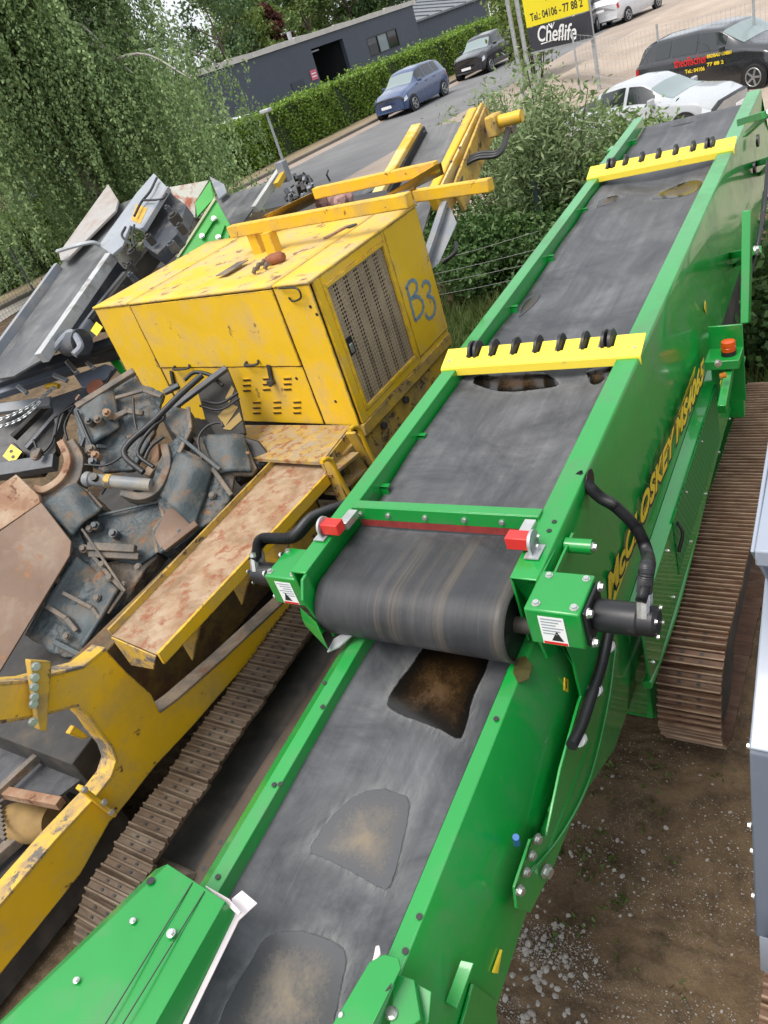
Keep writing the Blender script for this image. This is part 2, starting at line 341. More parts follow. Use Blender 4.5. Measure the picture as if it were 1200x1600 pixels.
# ================================================================== SETTING
FD = np.array([-math.sin(AW), math.cos(AW)])       # horizontal view direction
RZ = 0.9                                            # the road lies a little above the yard
def sst(t): t = np.clip(t, 0, 1); return t*t*(3-2*t)
def ground_h(x, y):
    x = np.asarray(x, float); y = np.asarray(y, float)
    k = np.maximum(sst((-x-6.6)/4.4), sst((y-21)/10))      # an embankment along the road, rising far lot on the right
    near = 1-k
    return RZ*k-.1*sst((y-9)/5)*near+near*(.018*np.sin(x*3.1+y*1.7)+.014*np.sin(x*7.3-y*5.1)+.01*np.sin(y*11+x*2.))
def ground_mat():
    T = NT('yard_soil'); v = T.mapping()
    n1 = T.noise(v, .9, 6, .65, .4); n2 = T.noise(v, 6, 7, .7); n3 = T.noise(v, 45, 4, .7); n4 = T.noise(v, 2.2, 5, .6)
    c = T.mix(T.ramp(n1, .36, .64), (.085, .055, .031), (.17, .116, .066))
    c = T.mix(T.ramp(n2, .45, .72), c, (.045, .031, .021))
    c = T.mix(T.ramp(n4, .55, .72), c, (.18, .125, .07))
    c = T.mix(T.math('MULTIPLY', T.ramp(n3, .5, .7), .45), c, (.17, .135, .095))
    vo = T.n('ShaderNodeTexVoronoi'); vo.inputs['Scale'].default_value = 70; T.l(v, vo.inputs['Vector'])
    st = T.math('MULTIPLY', T.math('LESS_THAN', vo.outputs['Distance'], .22), T.ramp(T.noise(v, 3.5, 4), .5, .62))
    c = T.mix(T.math('MULTIPLY', st, .7), c, (.30, .28, .25))
    wv = T.n('ShaderNodeTexWave', wave_type='BANDS', bands_direction='Y'); wv.inputs['Scale'].default_value = 3.2; wv.inputs['Distortion'].default_value = 5; wv.inputs['Detail'].default_value = 3; wv.inputs['Detail Scale'].default_value = 1.6
    T.l(T.mapping(rot=(0, 0, R(-8))), wv.inputs['Vector'])          # old crawler prints pressed into the soil
    ru = T.math('MULTIPLY', wv.outputs['Fac'], T.ramp(T.noise(v, .7, 3), .42, .6))
    c = T.mix(T.math('MULTIPLY', ru, .35), c, (.17, .12, .075))
    hh = T.math('ADD', T.math('ADD', T.math('MULTIPLY', n3, .5), n2), T.math('MULTIPLY', ru, .7))
    return T.done(T.bsdf(c, .95, 0, hh, .7, .03, .2))
def gravel_mat(name, a, b, sc=14):
    T = NT(name); v = T.mapping()
    c = T.mix(T.ramp(T.noise(v, sc, 6, .75), .3, .7), a, b)
    c = T.mix(T.math('MULTIPLY', T.ramp(T.noise(v, .5, 5), .4, .65), .5), c, tuple(x*1.25 for x in b))
    return T.done(T.bsdf(c, .92, 0, T.noise(v, sc*2, 4), .4, .02, .2))
gx = np.concatenate([[-420, -220, -120, -80, -55], np.arange(-40, 12.01, .35), [20, 45, 120, 300]])
gy = np.concatenate([[-60, -20, -6], np.arange(-3, 26, .35), [30, 40, 60, 90, 150, 300, 600]])
X, Y = np.meshgrid(gx, gy); Z = ground_h(X, Y)
b = MB(); nx, ny = len(gx), len(gy)
b.add(np.stack([X.ravel(), Y.ravel(), Z.ravel()], 1), [(j*nx+i, j*nx+i+1, (j+1)*nx+i+1, (j+1)*nx+i) for j in range(ny-1) for i in range(nx-1)], True)
b.build('ground', ground_mat(), kind='structure', center=False)
def sheet(name, pts, z, mat, th=.0):
    mb = MB(); mb.add([(x, y, z) for x, y in pts], [tuple(range(len(pts)))]); return mb.build(name, mat, kind='structure')
ASPH = gravel_mat('asphalt', (.13, .13, .135), (.19, .19, .19), 30)
PAVE = gravel_mat('pinkish_pavement', (.25, .20, .165), (.33, .275, .23), 10)
LOT = gravel_mat('gravel_lot_surface', (.27, .21, .165), (.40, .33, .27), 16)
VERGE = gravel_mat('verge_soil', (.19, .145, .09), (.27, .215, .14), 8)
KERB = gravel_mat('kerb_stone', (.10, .09, .08), (.20, .175, .15), 10)
sheet('road', [(-20.6, 17), (-14.6, 17), (-14.6, 130), (-20.6, 130)], RZ+.006, ASPH)
sheet('near_pavement', [(-14.6, 10), (-11.6, 10), (-11.6, 130), (-14.6, 130)], RZ+.010, PAVE)
sheet('far_gutter', [(-21.55, 10), (-20.6, 10), (-20.6, 130), (-21.55, 130)], RZ+.010, PAVE)
mb = MB(); mb.box((-21.75, 10, RZ), (-21.55, 130, RZ+.12)); mb.build('kerb', KERB, kind='structure', bevel=.02)
sheet('verge', [(-23.7, 10), (-21.75, 10), (-21.75, 130), (-23.7, 130)], RZ+.09, VERGE)
lx = np.arange(-11.5, 12.1, .5); ly = np.arange(14, 70, .5); LX, LY = np.meshgrid(lx, ly); mb = MB(); nl = len(lx)
mb.add(np.stack([LX.ravel(), LY.ravel(), (ground_h(LX, LY)+.11).ravel()], 1), [(j*nl+i, j*nl+i+1, (j+1)*nl+i+1, (j+1)*nl+i) for j in range(len(ly)-1) for i in range(nl-1)], True); mb.build('gravel_lot', LOT, kind='structure')
sheet('left_gravel_strip', [(-40, 8), (-24.5, -3), (-17.5, 4), (-20.6, 12), (-40, 30)], RZ+.014, gravel_mat('grey_gravel', (.20, .18, .16), (.33, .30, .27), 12))
sheet('works_forecourt', [(-36, 5), (-25.2, 5), (-25.2, 110), (-36, 110)], RZ+.012, ASPH)
# ---- leaves
def leaf_mesh(name, C, size, mat, parent=None, mw=None, flat_up=0., aspect=.55, down=None, kind=None, label=None):
    """many small pointed leaves round the points C (each leaf a 4-corner blade)"""
    C = np.asarray(C, float); n = len(C)
    a = rng.normal(size=(n, 3)); a[:, 2] = a[:, 2]*(1-flat_up)
    if down is not None: a = a*(1-down)+np.array([0, 0, -1.])*down*1.6
    a /= np.linalg.norm(a, axis=1)[:, None]+1e-9
    b_ = np.cross(a, rng.normal(size=(n, 3))); b_ /= np.linalg.norm(b_, axis=1)[:, None]+1e-9
    s = size*(.6+.8*rng.random(n))[:, None]
    V = np.stack([C-a*s*.5, C+b_*s*aspect*.5, C+a*s*.5, C-b_*s*aspect*.5], 1).reshape(-1, 3)
    me = bpy.data.meshes.new(name); me.vertices.add(4*n); me.vertices.foreach_set('co', V.ravel())
    me.loops.add(4*n); me.loops.foreach_set('vertex_index', np.arange(4*n, dtype=np.int32))
    me.polygons.add(n); me.polygons.foreach_set('loop_start', np.arange(0, 4*n, 4, dtype=np.int32))
    me.update(calc_edges=True); me.materials.append(mat)
    o = link(name, me, parent, mw)
    if kind: o['kind'] = kind
    return o
def clumps(centers, radii, n):
    """points gathered on the shells of many clumps, so that gaps and dark hollows stay between them"""
    k = len(centers); idx = rng.integers(0, k, n); d = rng.normal(size=(n, 3)); d /= np.linalg.norm(d, axis=1)[:, None]
    r = np.asarray(radii)[idx]*(rng.random(n)**.45)
    return np.asarray(centers)[idx]+d*r[:, None]*np.array([1, 1, .8])
def tree(loc, h, cr, mat, label, leaves=7000, size=.22, group=None, trunk_r=.22, name='tree', crown_base=.25):
    t = empty(name, loc, label=label, cat='tree', group=group)
    L = np.array(loc, float)
    mb = MB(); top = L+[rng.normal()*.4, rng.normal()*.4, h*.8]
    mb.tube([L, L+(top-L)*.5+[.15, .1, 0], top], trunk_r, 8, rs=[trunk_r, trunk_r*.7, trunk_r*.2])
    limbs = []
    for i in range(7):
        f = crown_base+.5*rng.random(); p = L+(top-L)*f; an = rng.random()*6.28
        q = p+np.array([math.cos(an)*cr*.7, math.sin(an)*cr*.7, h*.16]); mb.tube([p, (p+q)/2+[0, 0, .2], q], .06, 5, rs=[.09, .06, .02]); limbs.append(q)
    mb.build('trunk', BARK, t)
    cs = []; rs = []
    for i in range(46):
        z = crown_base+(1-crown_base)*rng.random()**.85; k = math.sin(min(1, (1-z)/(1-crown_base)*1.15+.12)*math.pi*.62)
        an = rng.random()*6.28; rr = cr*k*(.35+.65*rng.random()**.5)
        cs.append(L+[math.cos(an)*rr, math.sin(an)*rr, z*h]); rs.append(cr*(.18+.2*rng.random()))
    leaf_mesh('crown', clumps(cs, rs, leaves), size, mat, t)
    return t
# ---- hedge along the road
hd = empty('hedge', (-24.3, 36, RZ), label='long clipped green hedge along the far side of the road', cat='hedge')
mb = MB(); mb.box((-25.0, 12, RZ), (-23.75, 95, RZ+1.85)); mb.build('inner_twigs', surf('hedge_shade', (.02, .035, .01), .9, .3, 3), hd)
n = 95000; yy = 12+(np.sort(rng.random(n))**1.35)*78; side = rng.random(n)
face = side < .62
px_ = np.where(face, -23.66+rng.normal(size=n)*.06, -25.05+rng.random(n)*1.35); pz_ = np.where(face, RZ+.05+rng.random(n)*1.95, RZ+1.94+rng.normal(size=n)*.05)
bul = .10*np.sin(yy*1.3)+.07*np.sin(yy*3.7+pz_*2)
px_ = px_+np.where(face, bul, 0); pz_ = pz_+np.where(face, 0, .05*np.sin(yy*1.1)+.05*np.sin(yy*2.9)+(rng.random(n) < .06)*rng.random(n)*.28)
leaf_mesh('foliage', np.stack([px_, yy, pz_], 1), .115, L_HEDGE, hd, aspect=.7)
# ---- slate grey industrial building
BX = -36.0
bw = empty('industrial_building', (BX, 55, RZ), label='long slate grey industrial building with an open dark gateway behind the hedge', cat='building')
SLATE = surf('slate_cladding', (.055, .066, .088), .55, .05, .8, dirt=(.09, .1, .12), damt=(.5, .9), dscale=.6)
EAVE = surf('pale_roof_edge', (.50, .47, .42), .7, .12, 1.5)
DOORW = (47.4, 51.3, RZ, 4.75); WIN = (54.2, 58.6, 2.6, 4.15)
mb = MB()
for y0, y1, z0, z1 in ((30, 47.4, RZ, 5.3), (47.4, 51.3, 4.65, 5.3), (51.3, 54.2, RZ, 5.3), (54.2, 58.6, RZ, 2.9), (54.2, 58.6, 4.15, 5.3), (58.6, 61.8, RZ, 5.3)):
    mb.box((BX-.3, y0, z0), (BX, y1, z1))
mb.add([(BX-.3, 30, RZ), (BX-14, 30, RZ), (BX-14, 30, 5.3), (BX-.3, 30, 5.3)], [(0, 1, 2, 3)])
mb.build('wall', SLATE, bw)
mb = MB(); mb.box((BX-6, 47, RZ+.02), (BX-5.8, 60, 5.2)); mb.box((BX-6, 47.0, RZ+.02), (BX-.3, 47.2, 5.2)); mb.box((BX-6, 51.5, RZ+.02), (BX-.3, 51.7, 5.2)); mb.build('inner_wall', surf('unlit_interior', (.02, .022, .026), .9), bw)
mb = MB(); mb.box((BX-14, 29.7, 5.3), (BX-.1, 61.8, 5.42)); mb.build('roof', surf('roof_sheet', (.30, .29, .28), .7), bw)
mb = MB()
for i in range(14):
    y0 = 29.7+i*2.32; s_ = .05+.11*((i*7) % 5)/5
    mb.hexa([(BX-.1, y0, 5.22), (BX+.14, y0, 5.22), (BX+.14, y0+2.3, 5.22), (BX-.1, y0+2.3, 5.22)], [(BX-.1, y0, 5.46+s_), (BX+.12, y0, 5.46+s_), (BX+.12, y0+2.3, 5.46+.1-s_*.4), (BX-.1, y0+2.3, 5.46+.1-s_*.4)])
mb.build('roof_edge', EAVE, bw)
def window(par, x, y0, y1, z0, z1, n, depth=.1):
    fr = MB()
    fr.prism([(x-.09, y0, z0), (x-.09, y1, z0), (x-.09, y1, z0+.09), (x-.09, y0, z0+.09)], (.1, 0, 0)); fr.prism([(x-.09, y0, z1-.09), (x-.09, y1, z1-.09), (x-.09, y1, z1), (x-.09, y0, z1)], (.1, 0, 0))
    for i in range(n+1):
        yy = y0+(y1-y0-.09)*i/n; fr.box((x-.087, yy, z0+.09), (x+.008, yy+.09, z1-.09))
    f = fr.build('window', BLACK, par)
    for i in range(n):
        a = y0+(y1-y0-.09)*i/n+.09; bb = y0+(y1-y0-.09)*(i+1)/n
        g = MB(); g.box((x-.06, a, z0+.09), (x-.05, bb, z1-.09)); g.build('pane', GLASSL if i == 1 else GLASS, f)
window(bw, BX, 54.2, 58.6, 2.9, 4.15, 3)
mb = MB(); mb.box((BX+.003, 44.2, RZ), (BX+.06, 45.6, 3.2)); mb.build('door', surf('door_paint', (.035, .042, .06), .5), bw)
mb = MB(); p = W.x(490, 117, BX); mb.box((BX+.01, p[1]-.35, p[2]-.3), (BX+.05, p[1]+.35, p[2]+.3)); o = mb.build('wall_sign', flat('pink_sign_face', (.62, .12, .17), .5), bw)
for k in range(2):
    s_ = MB(); s_.box((BX+.052, p[1]-.25, p[2]+.05-.18*k), (BX+.056, p[1]+.25, p[2]+.12-.18*k)); s_.build('sign_line', WHITE, o)
mb = MB(); mb.box((BX-1.5, 48.3, 4.45), (BX-1.3, 50.0, 4.55)); mb.build('ceiling_lamp', flat('lamp_tube', (.8, .85, .9), .4), bw)
b2 = empty('workshop_annexe', (BX-2, 70, RZ), label='lower slate grey annexe with sloping grey roof at the far end of the hedge', cat='building')
mb = MB(); mb.box((BX-1.2, 62.1, RZ), (BX-1.0, 84, 4.0)); mb.build('wall', SLATE, b2)
mb = MB(); mb.hexa([(BX-8, 62.1, 5.6), (BX-.7, 62.1, 4.0), (BX-.7, 84, 4.0), (BX-8, 84, 5.6)], [(BX-8, 62.1, 5.75), (BX-.7, 62.1, 4.15), (BX-.7, 84, 4.15), (BX-8, 84, 5.75)]); mb.build('roof', surf('grey_metal_roof', (.16, .17, .18), .5), b2)
for i in range(9):
    y0 = 63+i*2.3; mb = MB(); mb.bar((BX-8, y0, 5.79), (BX-.7, y0, 4.19), .06, .08); mb.build('roof_rib', SLATE, b2)
mb = MB(); mb.box((-29.4, 61.2, RZ+1.2), (-27.2, 67.6, RZ+2.75)); mb.box((-29.3, 61.4, RZ+2.75), (-27.3, 67.4, RZ+2.8)); o = mb.build('site_trailer', surf('white_trailer_panel', (.72, .72, .70), .5), bevel=.06)
tag(o, 'white box trailer standing behind the far end of the hedge', 'trailer')
mb = MB(); mb.tube([W.x(452, 55, -38)*[1, 1, 0]+[0, 0, 5.2], W.x(452, 55, -38)+[0, 0, .2]], .16, 10); o = mb.build('roof_vent_pipe', GALV); tag(o, 'pale vent pipe rising above the roof edge of the slate building', 'vent pipe')
# ---- trees behind the building
TM = {1: L_TREE1, 2: L_TREE2, 3: L_TREE3, 4: L_RED}
far = [(345, 62, 12.5, 4.0, 2, 'dark green tree between the birch and the slate building'), (368, 70, 13.5, 4.2, 1, 'mid green tree above the left end of the slate roof'), (398, 74, 11.0, 3.6, 3, 'pale green tree in front of the dark tree left of the bright sky gap'), (386, 90, 15.5, 4.4, 2, 'dark tree just left of the bright sky gap'),
       (418, 66, 8.4, 2.2, 4, 'copper leaved small tree above the slate roof'), (402, 64, 8.2, 2.4, 3, 'pale green bush top beside the copper tree'), (438, 80, 11.2, 3.4, 1, 'green tree below the bright sky gap'),
       (455, 92, 14.5, 3.8, 2, 'tall dark tree right of the bright sky gap'), (478, 72, 11, 3.4, 1, 'broad green tree behind the middle of the slate roof'), (505, 78, 12.5, 3.6, 3, 'pale green tree behind the gateway roof'), (530, 96, 16, 4.6, 2, 'tall dark tree in the second row behind the gateway roof'),
       (548, 76, 11.5, 3.6, 1, 'green tree behind the window end of the slate roof'), (580, 80, 12, 3.8, 2, 'dark tree behind the right half of the slate roof'), (610, 88, 14, 4.2, 1, 'green tree behind the right end of the slate roof'), (645, 92, 14, 4.4, 2, 'dark tree behind the annexe roof'),
       (690, 100, 15, 4.6, 1, 'green tree behind the far end of the annexe'), (735, 110, 16, 5, 2, 'dark tree at the top edge above the hedge end'), (770, 90, 9.5, 3.6, 2, 'dark tree at the top edge beside the steel posts')]
for px, Y_, h, cr, k, lab in far:
    p = W.y(px, 60-(px-350)*.2, Y_); tree((p[0], p[1], RZ), h, cr, TM[k], lab, 7500, .34, 'trees behind the slate building', name='broadleaf_tree')
# ---- weeping birch at the left
bc = W.z(195, 418, RZ)
bt = empty('birch_tree', bc, label='big weeping birch with hanging strands filling the upper left beside the fence', cat='tree')
mb = MB(); mb.tube(spline([bc, bc+[.1, .15, 2.5], bc+[-.1, .4, 6.5], bc+[.2, .3, 13]], 5), .3, 10, rs=list(np.linspace(.32, .08, 16)))
mb.build('trunk', BARKW, bt)
leaf_pts = []; down_paths = []
limb_ends = []
for i in range(60):
    f = .2+.78*rng.random(); p = bc+[0, .3*f, 13.0*f]; an = i*2.4+rng.random()*.5; ln = (4.5*(1-f*.30))*(.6+.5*rng.random())
    d = np.array([math.cos(an), math.sin(an), 0])
    path = spline([p, p+d*ln*.35+[0, 0, 1.0], p+d*ln*.75+[0, 0, 1.1], p+d*ln+[0, 0, .3]], 5)
    limb_ends.append(path)
    mb = MB(); mb.tube(path, .05, 5, rs=list(np.linspace(.07, .015, len(path)))); mb.build('limb', BARKW, bt)
for i in range(4600):
    path = limb_ends[rng.integers(len(limb_ends))]; s = path[min(len(path)-1, int(3+rng.random()*(len(path)-3)))]
    s = s+rng.normal(size=3)*[.35, .35, .25]; L = min(1.2+4.2*rng.random(), max(.5, s[2]-RZ-.25-.5*rng.random())); k = int(38*L)
    sway = rng.normal(size=2)*.22; t = rng.random(k)
    pts = np.stack([s[0]+sway[0]*t**1.5, s[1]+sway[1]*t**1.5, s[2]-L*t], 1)+rng.normal(size=(k, 3))*.055
    leaf_pts.append(pts)
leaf_mesh('crown', np.concatenate(leaf_pts), .082, L_BIRCH, bt, down=.45, aspect=.6)
# ---- shrubs between the machines and the road
def shrub(loc, h, r, mat, label, n=9000, size=.09, stems=16, aspect=.3, name='shrub', group=None, spikes=None, shell=.25):
    L = np.array(loc, float); t = empty(name, loc, label=label, cat='shrub', group=group)
    mb = MB(); P = []
    for i in range(stems):
        an = rng.random()*6.28; rr = r*(rng.random()**.6); hh = h*(.65+.45*rng.random())
        q = L+[math.cos(an)*rr, math.sin(an)*rr, hh*(1-.25*(rr/r)**2)]; base = L+[math.cos(an)*rr*.15, math.sin(an)*rr*.15, 0]
        path = spline([base, base+(q-base)*.5+[0, 0, h*.08], q], 6); mb.tube(path, .02, 5, rs=list(np.linspace(.028, .006, len(path))))
        k = n//stems; f = .18+.82*rng.random(k)**.8; pa = np.array(path); ii = f*(len(path)-1); i0 = np.minimum(ii.astype(int), len(path)-2)
        pp = pa[i0]+(pa[i0+1]-pa[i0])*(ii-i0)[:, None]; P.append(pp+rng.normal(size=(k, 3))*(r*shell)*(1.05-.6*f)[:, None])
    mb.build('stems', BARK, t); leaf_mesh('foliage', np.concatenate(P), size, mat, t, aspect=aspect, flat_up=.2)
    return t
def gz(p): return (p[0], p[1], float(ground_h(p[0], p[1])))
shrub(gz(W.y(880, 390, 12.2)), 3.0, 1.2, L_BUSH, 'tall grey green flowering shrub behind the middle of the green conveyor', 15000, .12, 34, .26)
shrub(gz(W.y(800, 360, 13.6)), 2.6, 1.2, L_BUSH, 'loose grey green shrub right of the yellow conveyor end', 9000, .12, 26, .26)
shrub(gz(W.y(960, 330, 12.6)), 2.0, 1.1, L_TREE1, 'green shrub below the silver car beside the belt', 12000, .11, 22, .4)
shrub(gz(W.y(760, 450, 11.2)), 1.15, 1.1, L_BUSHD, 'low dark shrub inside the wire fence right of the yellow canopy', 14000, .08, 30, .6)
shrub(gz(W.y(850, 420, 11.4)), 1.1, 1.0, L_BUSHD, 'low dark shrub against the left flange of the green conveyor', 10000, .08, 26, .6)
shrub(gz(W.y(690, 400, 12.6)), 1.4, .8, L_BUSHD, 'dark shrub behind the lower end of the yellow conveyor', 8000, .08, 20, .6)
shrub((-13.2, 30.5, RZ), 4.2, 1.6, L_TREE3, 'pale green young tree overhanging the road beside the dark car', 6000, .16, 16, .5)
shrub(gz(M.y(1185, 470, 8.2)), 1.3, 1.2, L_BUSHD, 'dark bramble right of the green machine behind the orange beacon', 9000, .09, 24, .6)
shrub(gz(W.y(1130, 215, 10.9)), 1.75, .55, L_BUSH, 'thin shrub with dark seed heads behind the end of the belt', 1500, .09, 14, .3)
# grass and weeds
def blades(name, pts, hgt, mat, label):
    pts = np.asarray(pts); n = len(pts); a = rng.random(n)*6.28; hh = hgt*(.5+.8*rng.random(n)); w_ = .012+.01*rng.random(n); le = rng.normal(size=(n, 2))*.35*hh[:, None]
    dx = np.stack([np.cos(a), np.sin(a), np.zeros(n)], 1)*w_[:, None]
    V = np.stack([pts-dx, pts+dx, pts+np.concatenate([le, hh[:, None]], 1)], 1).reshape(-1, 3)
    me = bpy.data.meshes.new(name); me.vertices.add(3*n); me.vertices.foreach_set('co', V.ravel()); me.loops.add(3*n); me.loops.foreach_set('vertex_index', np.arange(3*n, dtype=np.int32))
    me.polygons.add(n); me.polygons.foreach_set('loop_start', np.arange(0, 3*n, 3, dtype=np.int32)); me.update(calc_edges=True); me.materials.append(mat)
    o = link(name, me); o['kind'] = 'stuff'; tag(o, label, 'grass'); return o
n = 16000; c = W.z(735, 520, .35); c2 = W.z(1190, 560, .2)
P = np.concatenate([np.stack([c[0]+rng.normal(size=n)*1.3, c[1]+rng.normal(size=n)*1.1], 1), np.stack([c2[0]+.3+rng.normal(size=n//3)*.7, c2[1]+1.2+rng.normal(size=n//3)*1.2], 1)])
blades('grass', np.column_stack([P, ground_h(P[:, 0], P[:, 1])]), .22, L_GRASS, 'rough green grass between the yellow canopy and the wire fence')
P = []
for k in range(30):
    q = W.z(rng.uniform(850, 1130), rng.uniform(1180, 1560), 0) if k % 3 else W.z(rng.uniform(850, 960), rng.uniform(1300, 1480), 0)
    m_ = rng.integers(4, 16); P.append(np.column_stack([q[0]+rng.normal(size=m_)*.035, q[1]+rng.normal(size=m_)*.035]))
P = np.concatenate(P); blades('weeds', np.column_stack([P, ground_h(P[:, 0], P[:, 1])]), 0.03, L_GRASS, 'tiny weeds sprouting from the brown soil right of the green machine')
# stones
def stone_mesh(seed):
    r_ = np.random.default_rng(seed); bm = bmesh.new(); bmesh.ops.create_icosphere(bm, subdivisions=1, radius=1)
    for v_ in bm.verts: v_.co = Vector((v_.co.x*(.8+.5*r_.random()), v_.co.y*(.7+.4*r_.random()), v_.co.z*(.45+.3*r_.random())))
    me = bpy.data.meshes.new('stone'); bm.to_mesh(me); bm.free(); me.materials.append(STONE); return me
T = NT('pale_stone'); oi = T.n('ShaderNodeObjectInfo'); STONE = T.done(T.bsdf(T.mix(T.noise(T.mapping((3, 3, 3)), 2, 5), T.mix(oi.outputs['Random'], (.16, .14, .12), (.34, .32, .29)), (.42, .39, .35)), .85, 0, T.noise(T.mapping((9, 9, 9)), 2, 4), .4, .1))
SM = [stone_mesh(i) for i in range(7)]
cen = W.z(850, 1520, 0); k = 0
for i in range(240):
    if i < 110: q = W.z(*np.array([845, 1500])+rng.normal(size=2)*[35, 62], 0); s = .010+.012*rng.random()
    elif i < 150: q = W.z(*np.array([945, 1300])+rng.normal(size=2)*[45, 60], 0); s = .007+.011*rng.random()
    else: q = W.z(rng.uniform(820, 1165), rng.uniform(1170, 1598), 0); s = .004+.009*rng.random()**2
    o = bpy.data.objects.new('stone', SM[i % 7]); COL.objects.link(o); o.location = (q[0], q[1], float(ground_h(q[0], q[1]))+s*.2); o.scale = (s, s, s); o.rotation_euler = (rng.random()*.5, rng.random()*.5, rng.random()*6.28)
    tag(o, 'small pale stone lying on the brown soil right of the green machine', 'stone', 'loose pale stones on the brown soil')
def pebbles(n, fn, smin, smax):
    V0 = np.array([(1,0,0),(-1,0,0),(0,1,0),(0,-1,0),(0,0,1),(0,0,-1)], float); Fc = np.array([(0,2,4),(2,1,4),(1,3,4),(3,0,4),(2,0,5),(1,2,5),(3,1,5),(0,3,5)])
    q = fn(n); s = (smin+(smax-smin)*rng.random(n)**2.5)[:, None, None]*np.array([1, .8, .6])*(.7+.6*rng.random((n, 6, 1)))
    V = V0[None]*s; c_ = np.column_stack([q, ground_h(q[:, 0], q[:, 1])]); V = (V+c_[:, None]).reshape(-1, 3); Fi = (Fc[None]+6*np.arange(n)[:, None, None]).reshape(-1)
    me = bpy.data.meshes.new('gravel'); me.vertices.add(len(V)); me.vertices.foreach_set('co', V.ravel()); me.loops.add(len(Fi)); me.loops.foreach_set('vertex_index', Fi.astype(np.int32))
    me.polygons.add(len(Fi)//3); me.polygons.foreach_set('loop_start', np.arange(0, len(Fi), 3, dtype=np.int32)); me.update(calc_edges=True)
    T = NT('gravel_stone'); g = T.n('ShaderNodeNewGeometry'); me.materials.append(T.done(T.bsdf(T.mix(g.outputs['Random Per Island'], (.12, .095, .07), (.40, .37, .33)), .9)))
    o = link('gravel', me); tag(o, 'fine gravel strewn over the brown soil of the yard', 'gravel', kind='stuff')
def gfn(n):
    a = n//2; p1 = np.array([W.z(x, y, 0)[:2] for x, y in zip(rng.normal(845, 42, a), rng.normal(1520, 75, a))])
    p2 = np.array([W.z(x, y, 0)[:2] for x, y in zip(rng.uniform(790, 1195, n-a), rng.uniform(1150, 1620, n-a))]); return np.concatenate([p1, p2])
pebbles(9000, gfn, .0022, .008)
# ================================================================== CARS
def interp(xs, ys, x): return np.interp(x, xs, ys)
class CarBody:
    def __init__(s, L, Wd, st):
        s.L, s.Wd = L, Wd; s.st = np.array(st, float)   # s, zbot, zbelt, ztop, wbelt, wtop
    def col(s, i, x):
        xs = s.st[:, 0]; ys = s.st[:, i]; v = 0
        for d, w_ in ((-.018, .25), (0, .5), (.018, .25)): v += w_*np.interp(np.clip(x+d, 0, 1), xs, ys)
        return v
    def pt(s, x, t, off=0):
        """x along the length 0 front .. 1 rear; t from 0 right sill over the roof to 2 left sill"""
        sg = 1 if t <= 1 else -1; tt = t if t <= 1 else 2-t
        zb, zl, zt, wb, wt = [float(s.col(i, x)) for i in range(1, 6)]; h = s.Wd/2
        ctrl = [(0, wb*.94, zb), (.14, wb*1.0, zb+.22*(zl-zb)), (.34, wb*1.01, zb+.62*(zl-zb)), (.5, wb*.955, zl), (.58, wb*.93, zl+.02*(zt-zl)), (.74, wt*1.0, zt-.10*(zt-zl)-.012), (.8, wt*.93, zt-.01), (1, 0, zt+.025)]
        a = np.array(ctrl); y = np.interp(tt, a[:, 0], a[:, 1])*h+off*(1 if tt < .7 else .35); z = np.interp(tt, a[:, 0], a[:, 2])+off*(0.0 if tt < .5 else (.35 if tt < .7 else 1.))
        # plan rounding of the nose and tail
        e = max(0, .06-x)/.06; e2 = max(0, x-.95)/.05; xx = x*s.L+e*e*.0*s.L
        nose = .10*(y/h)**2*max(0, 1-x/.12)-.06*(y/h)**2*max(0, 1-(1-x)/.1)
        fo = off*(-1 if x < .02 else (1 if x > .98 else 0))
        return (sg*y, -(xx+nose*s.L*.55)-fo, z)
    def patch(s, mb, x0, x1, t0, t1, off, nx=10, ny=8, fx=None):
        mb.grid(lambda a, b_: s.pt(x0+(x1-x0)*a+(fx(b_) if fx else 0), t0+(t1-t0)*b_, off), nx, ny); return mb
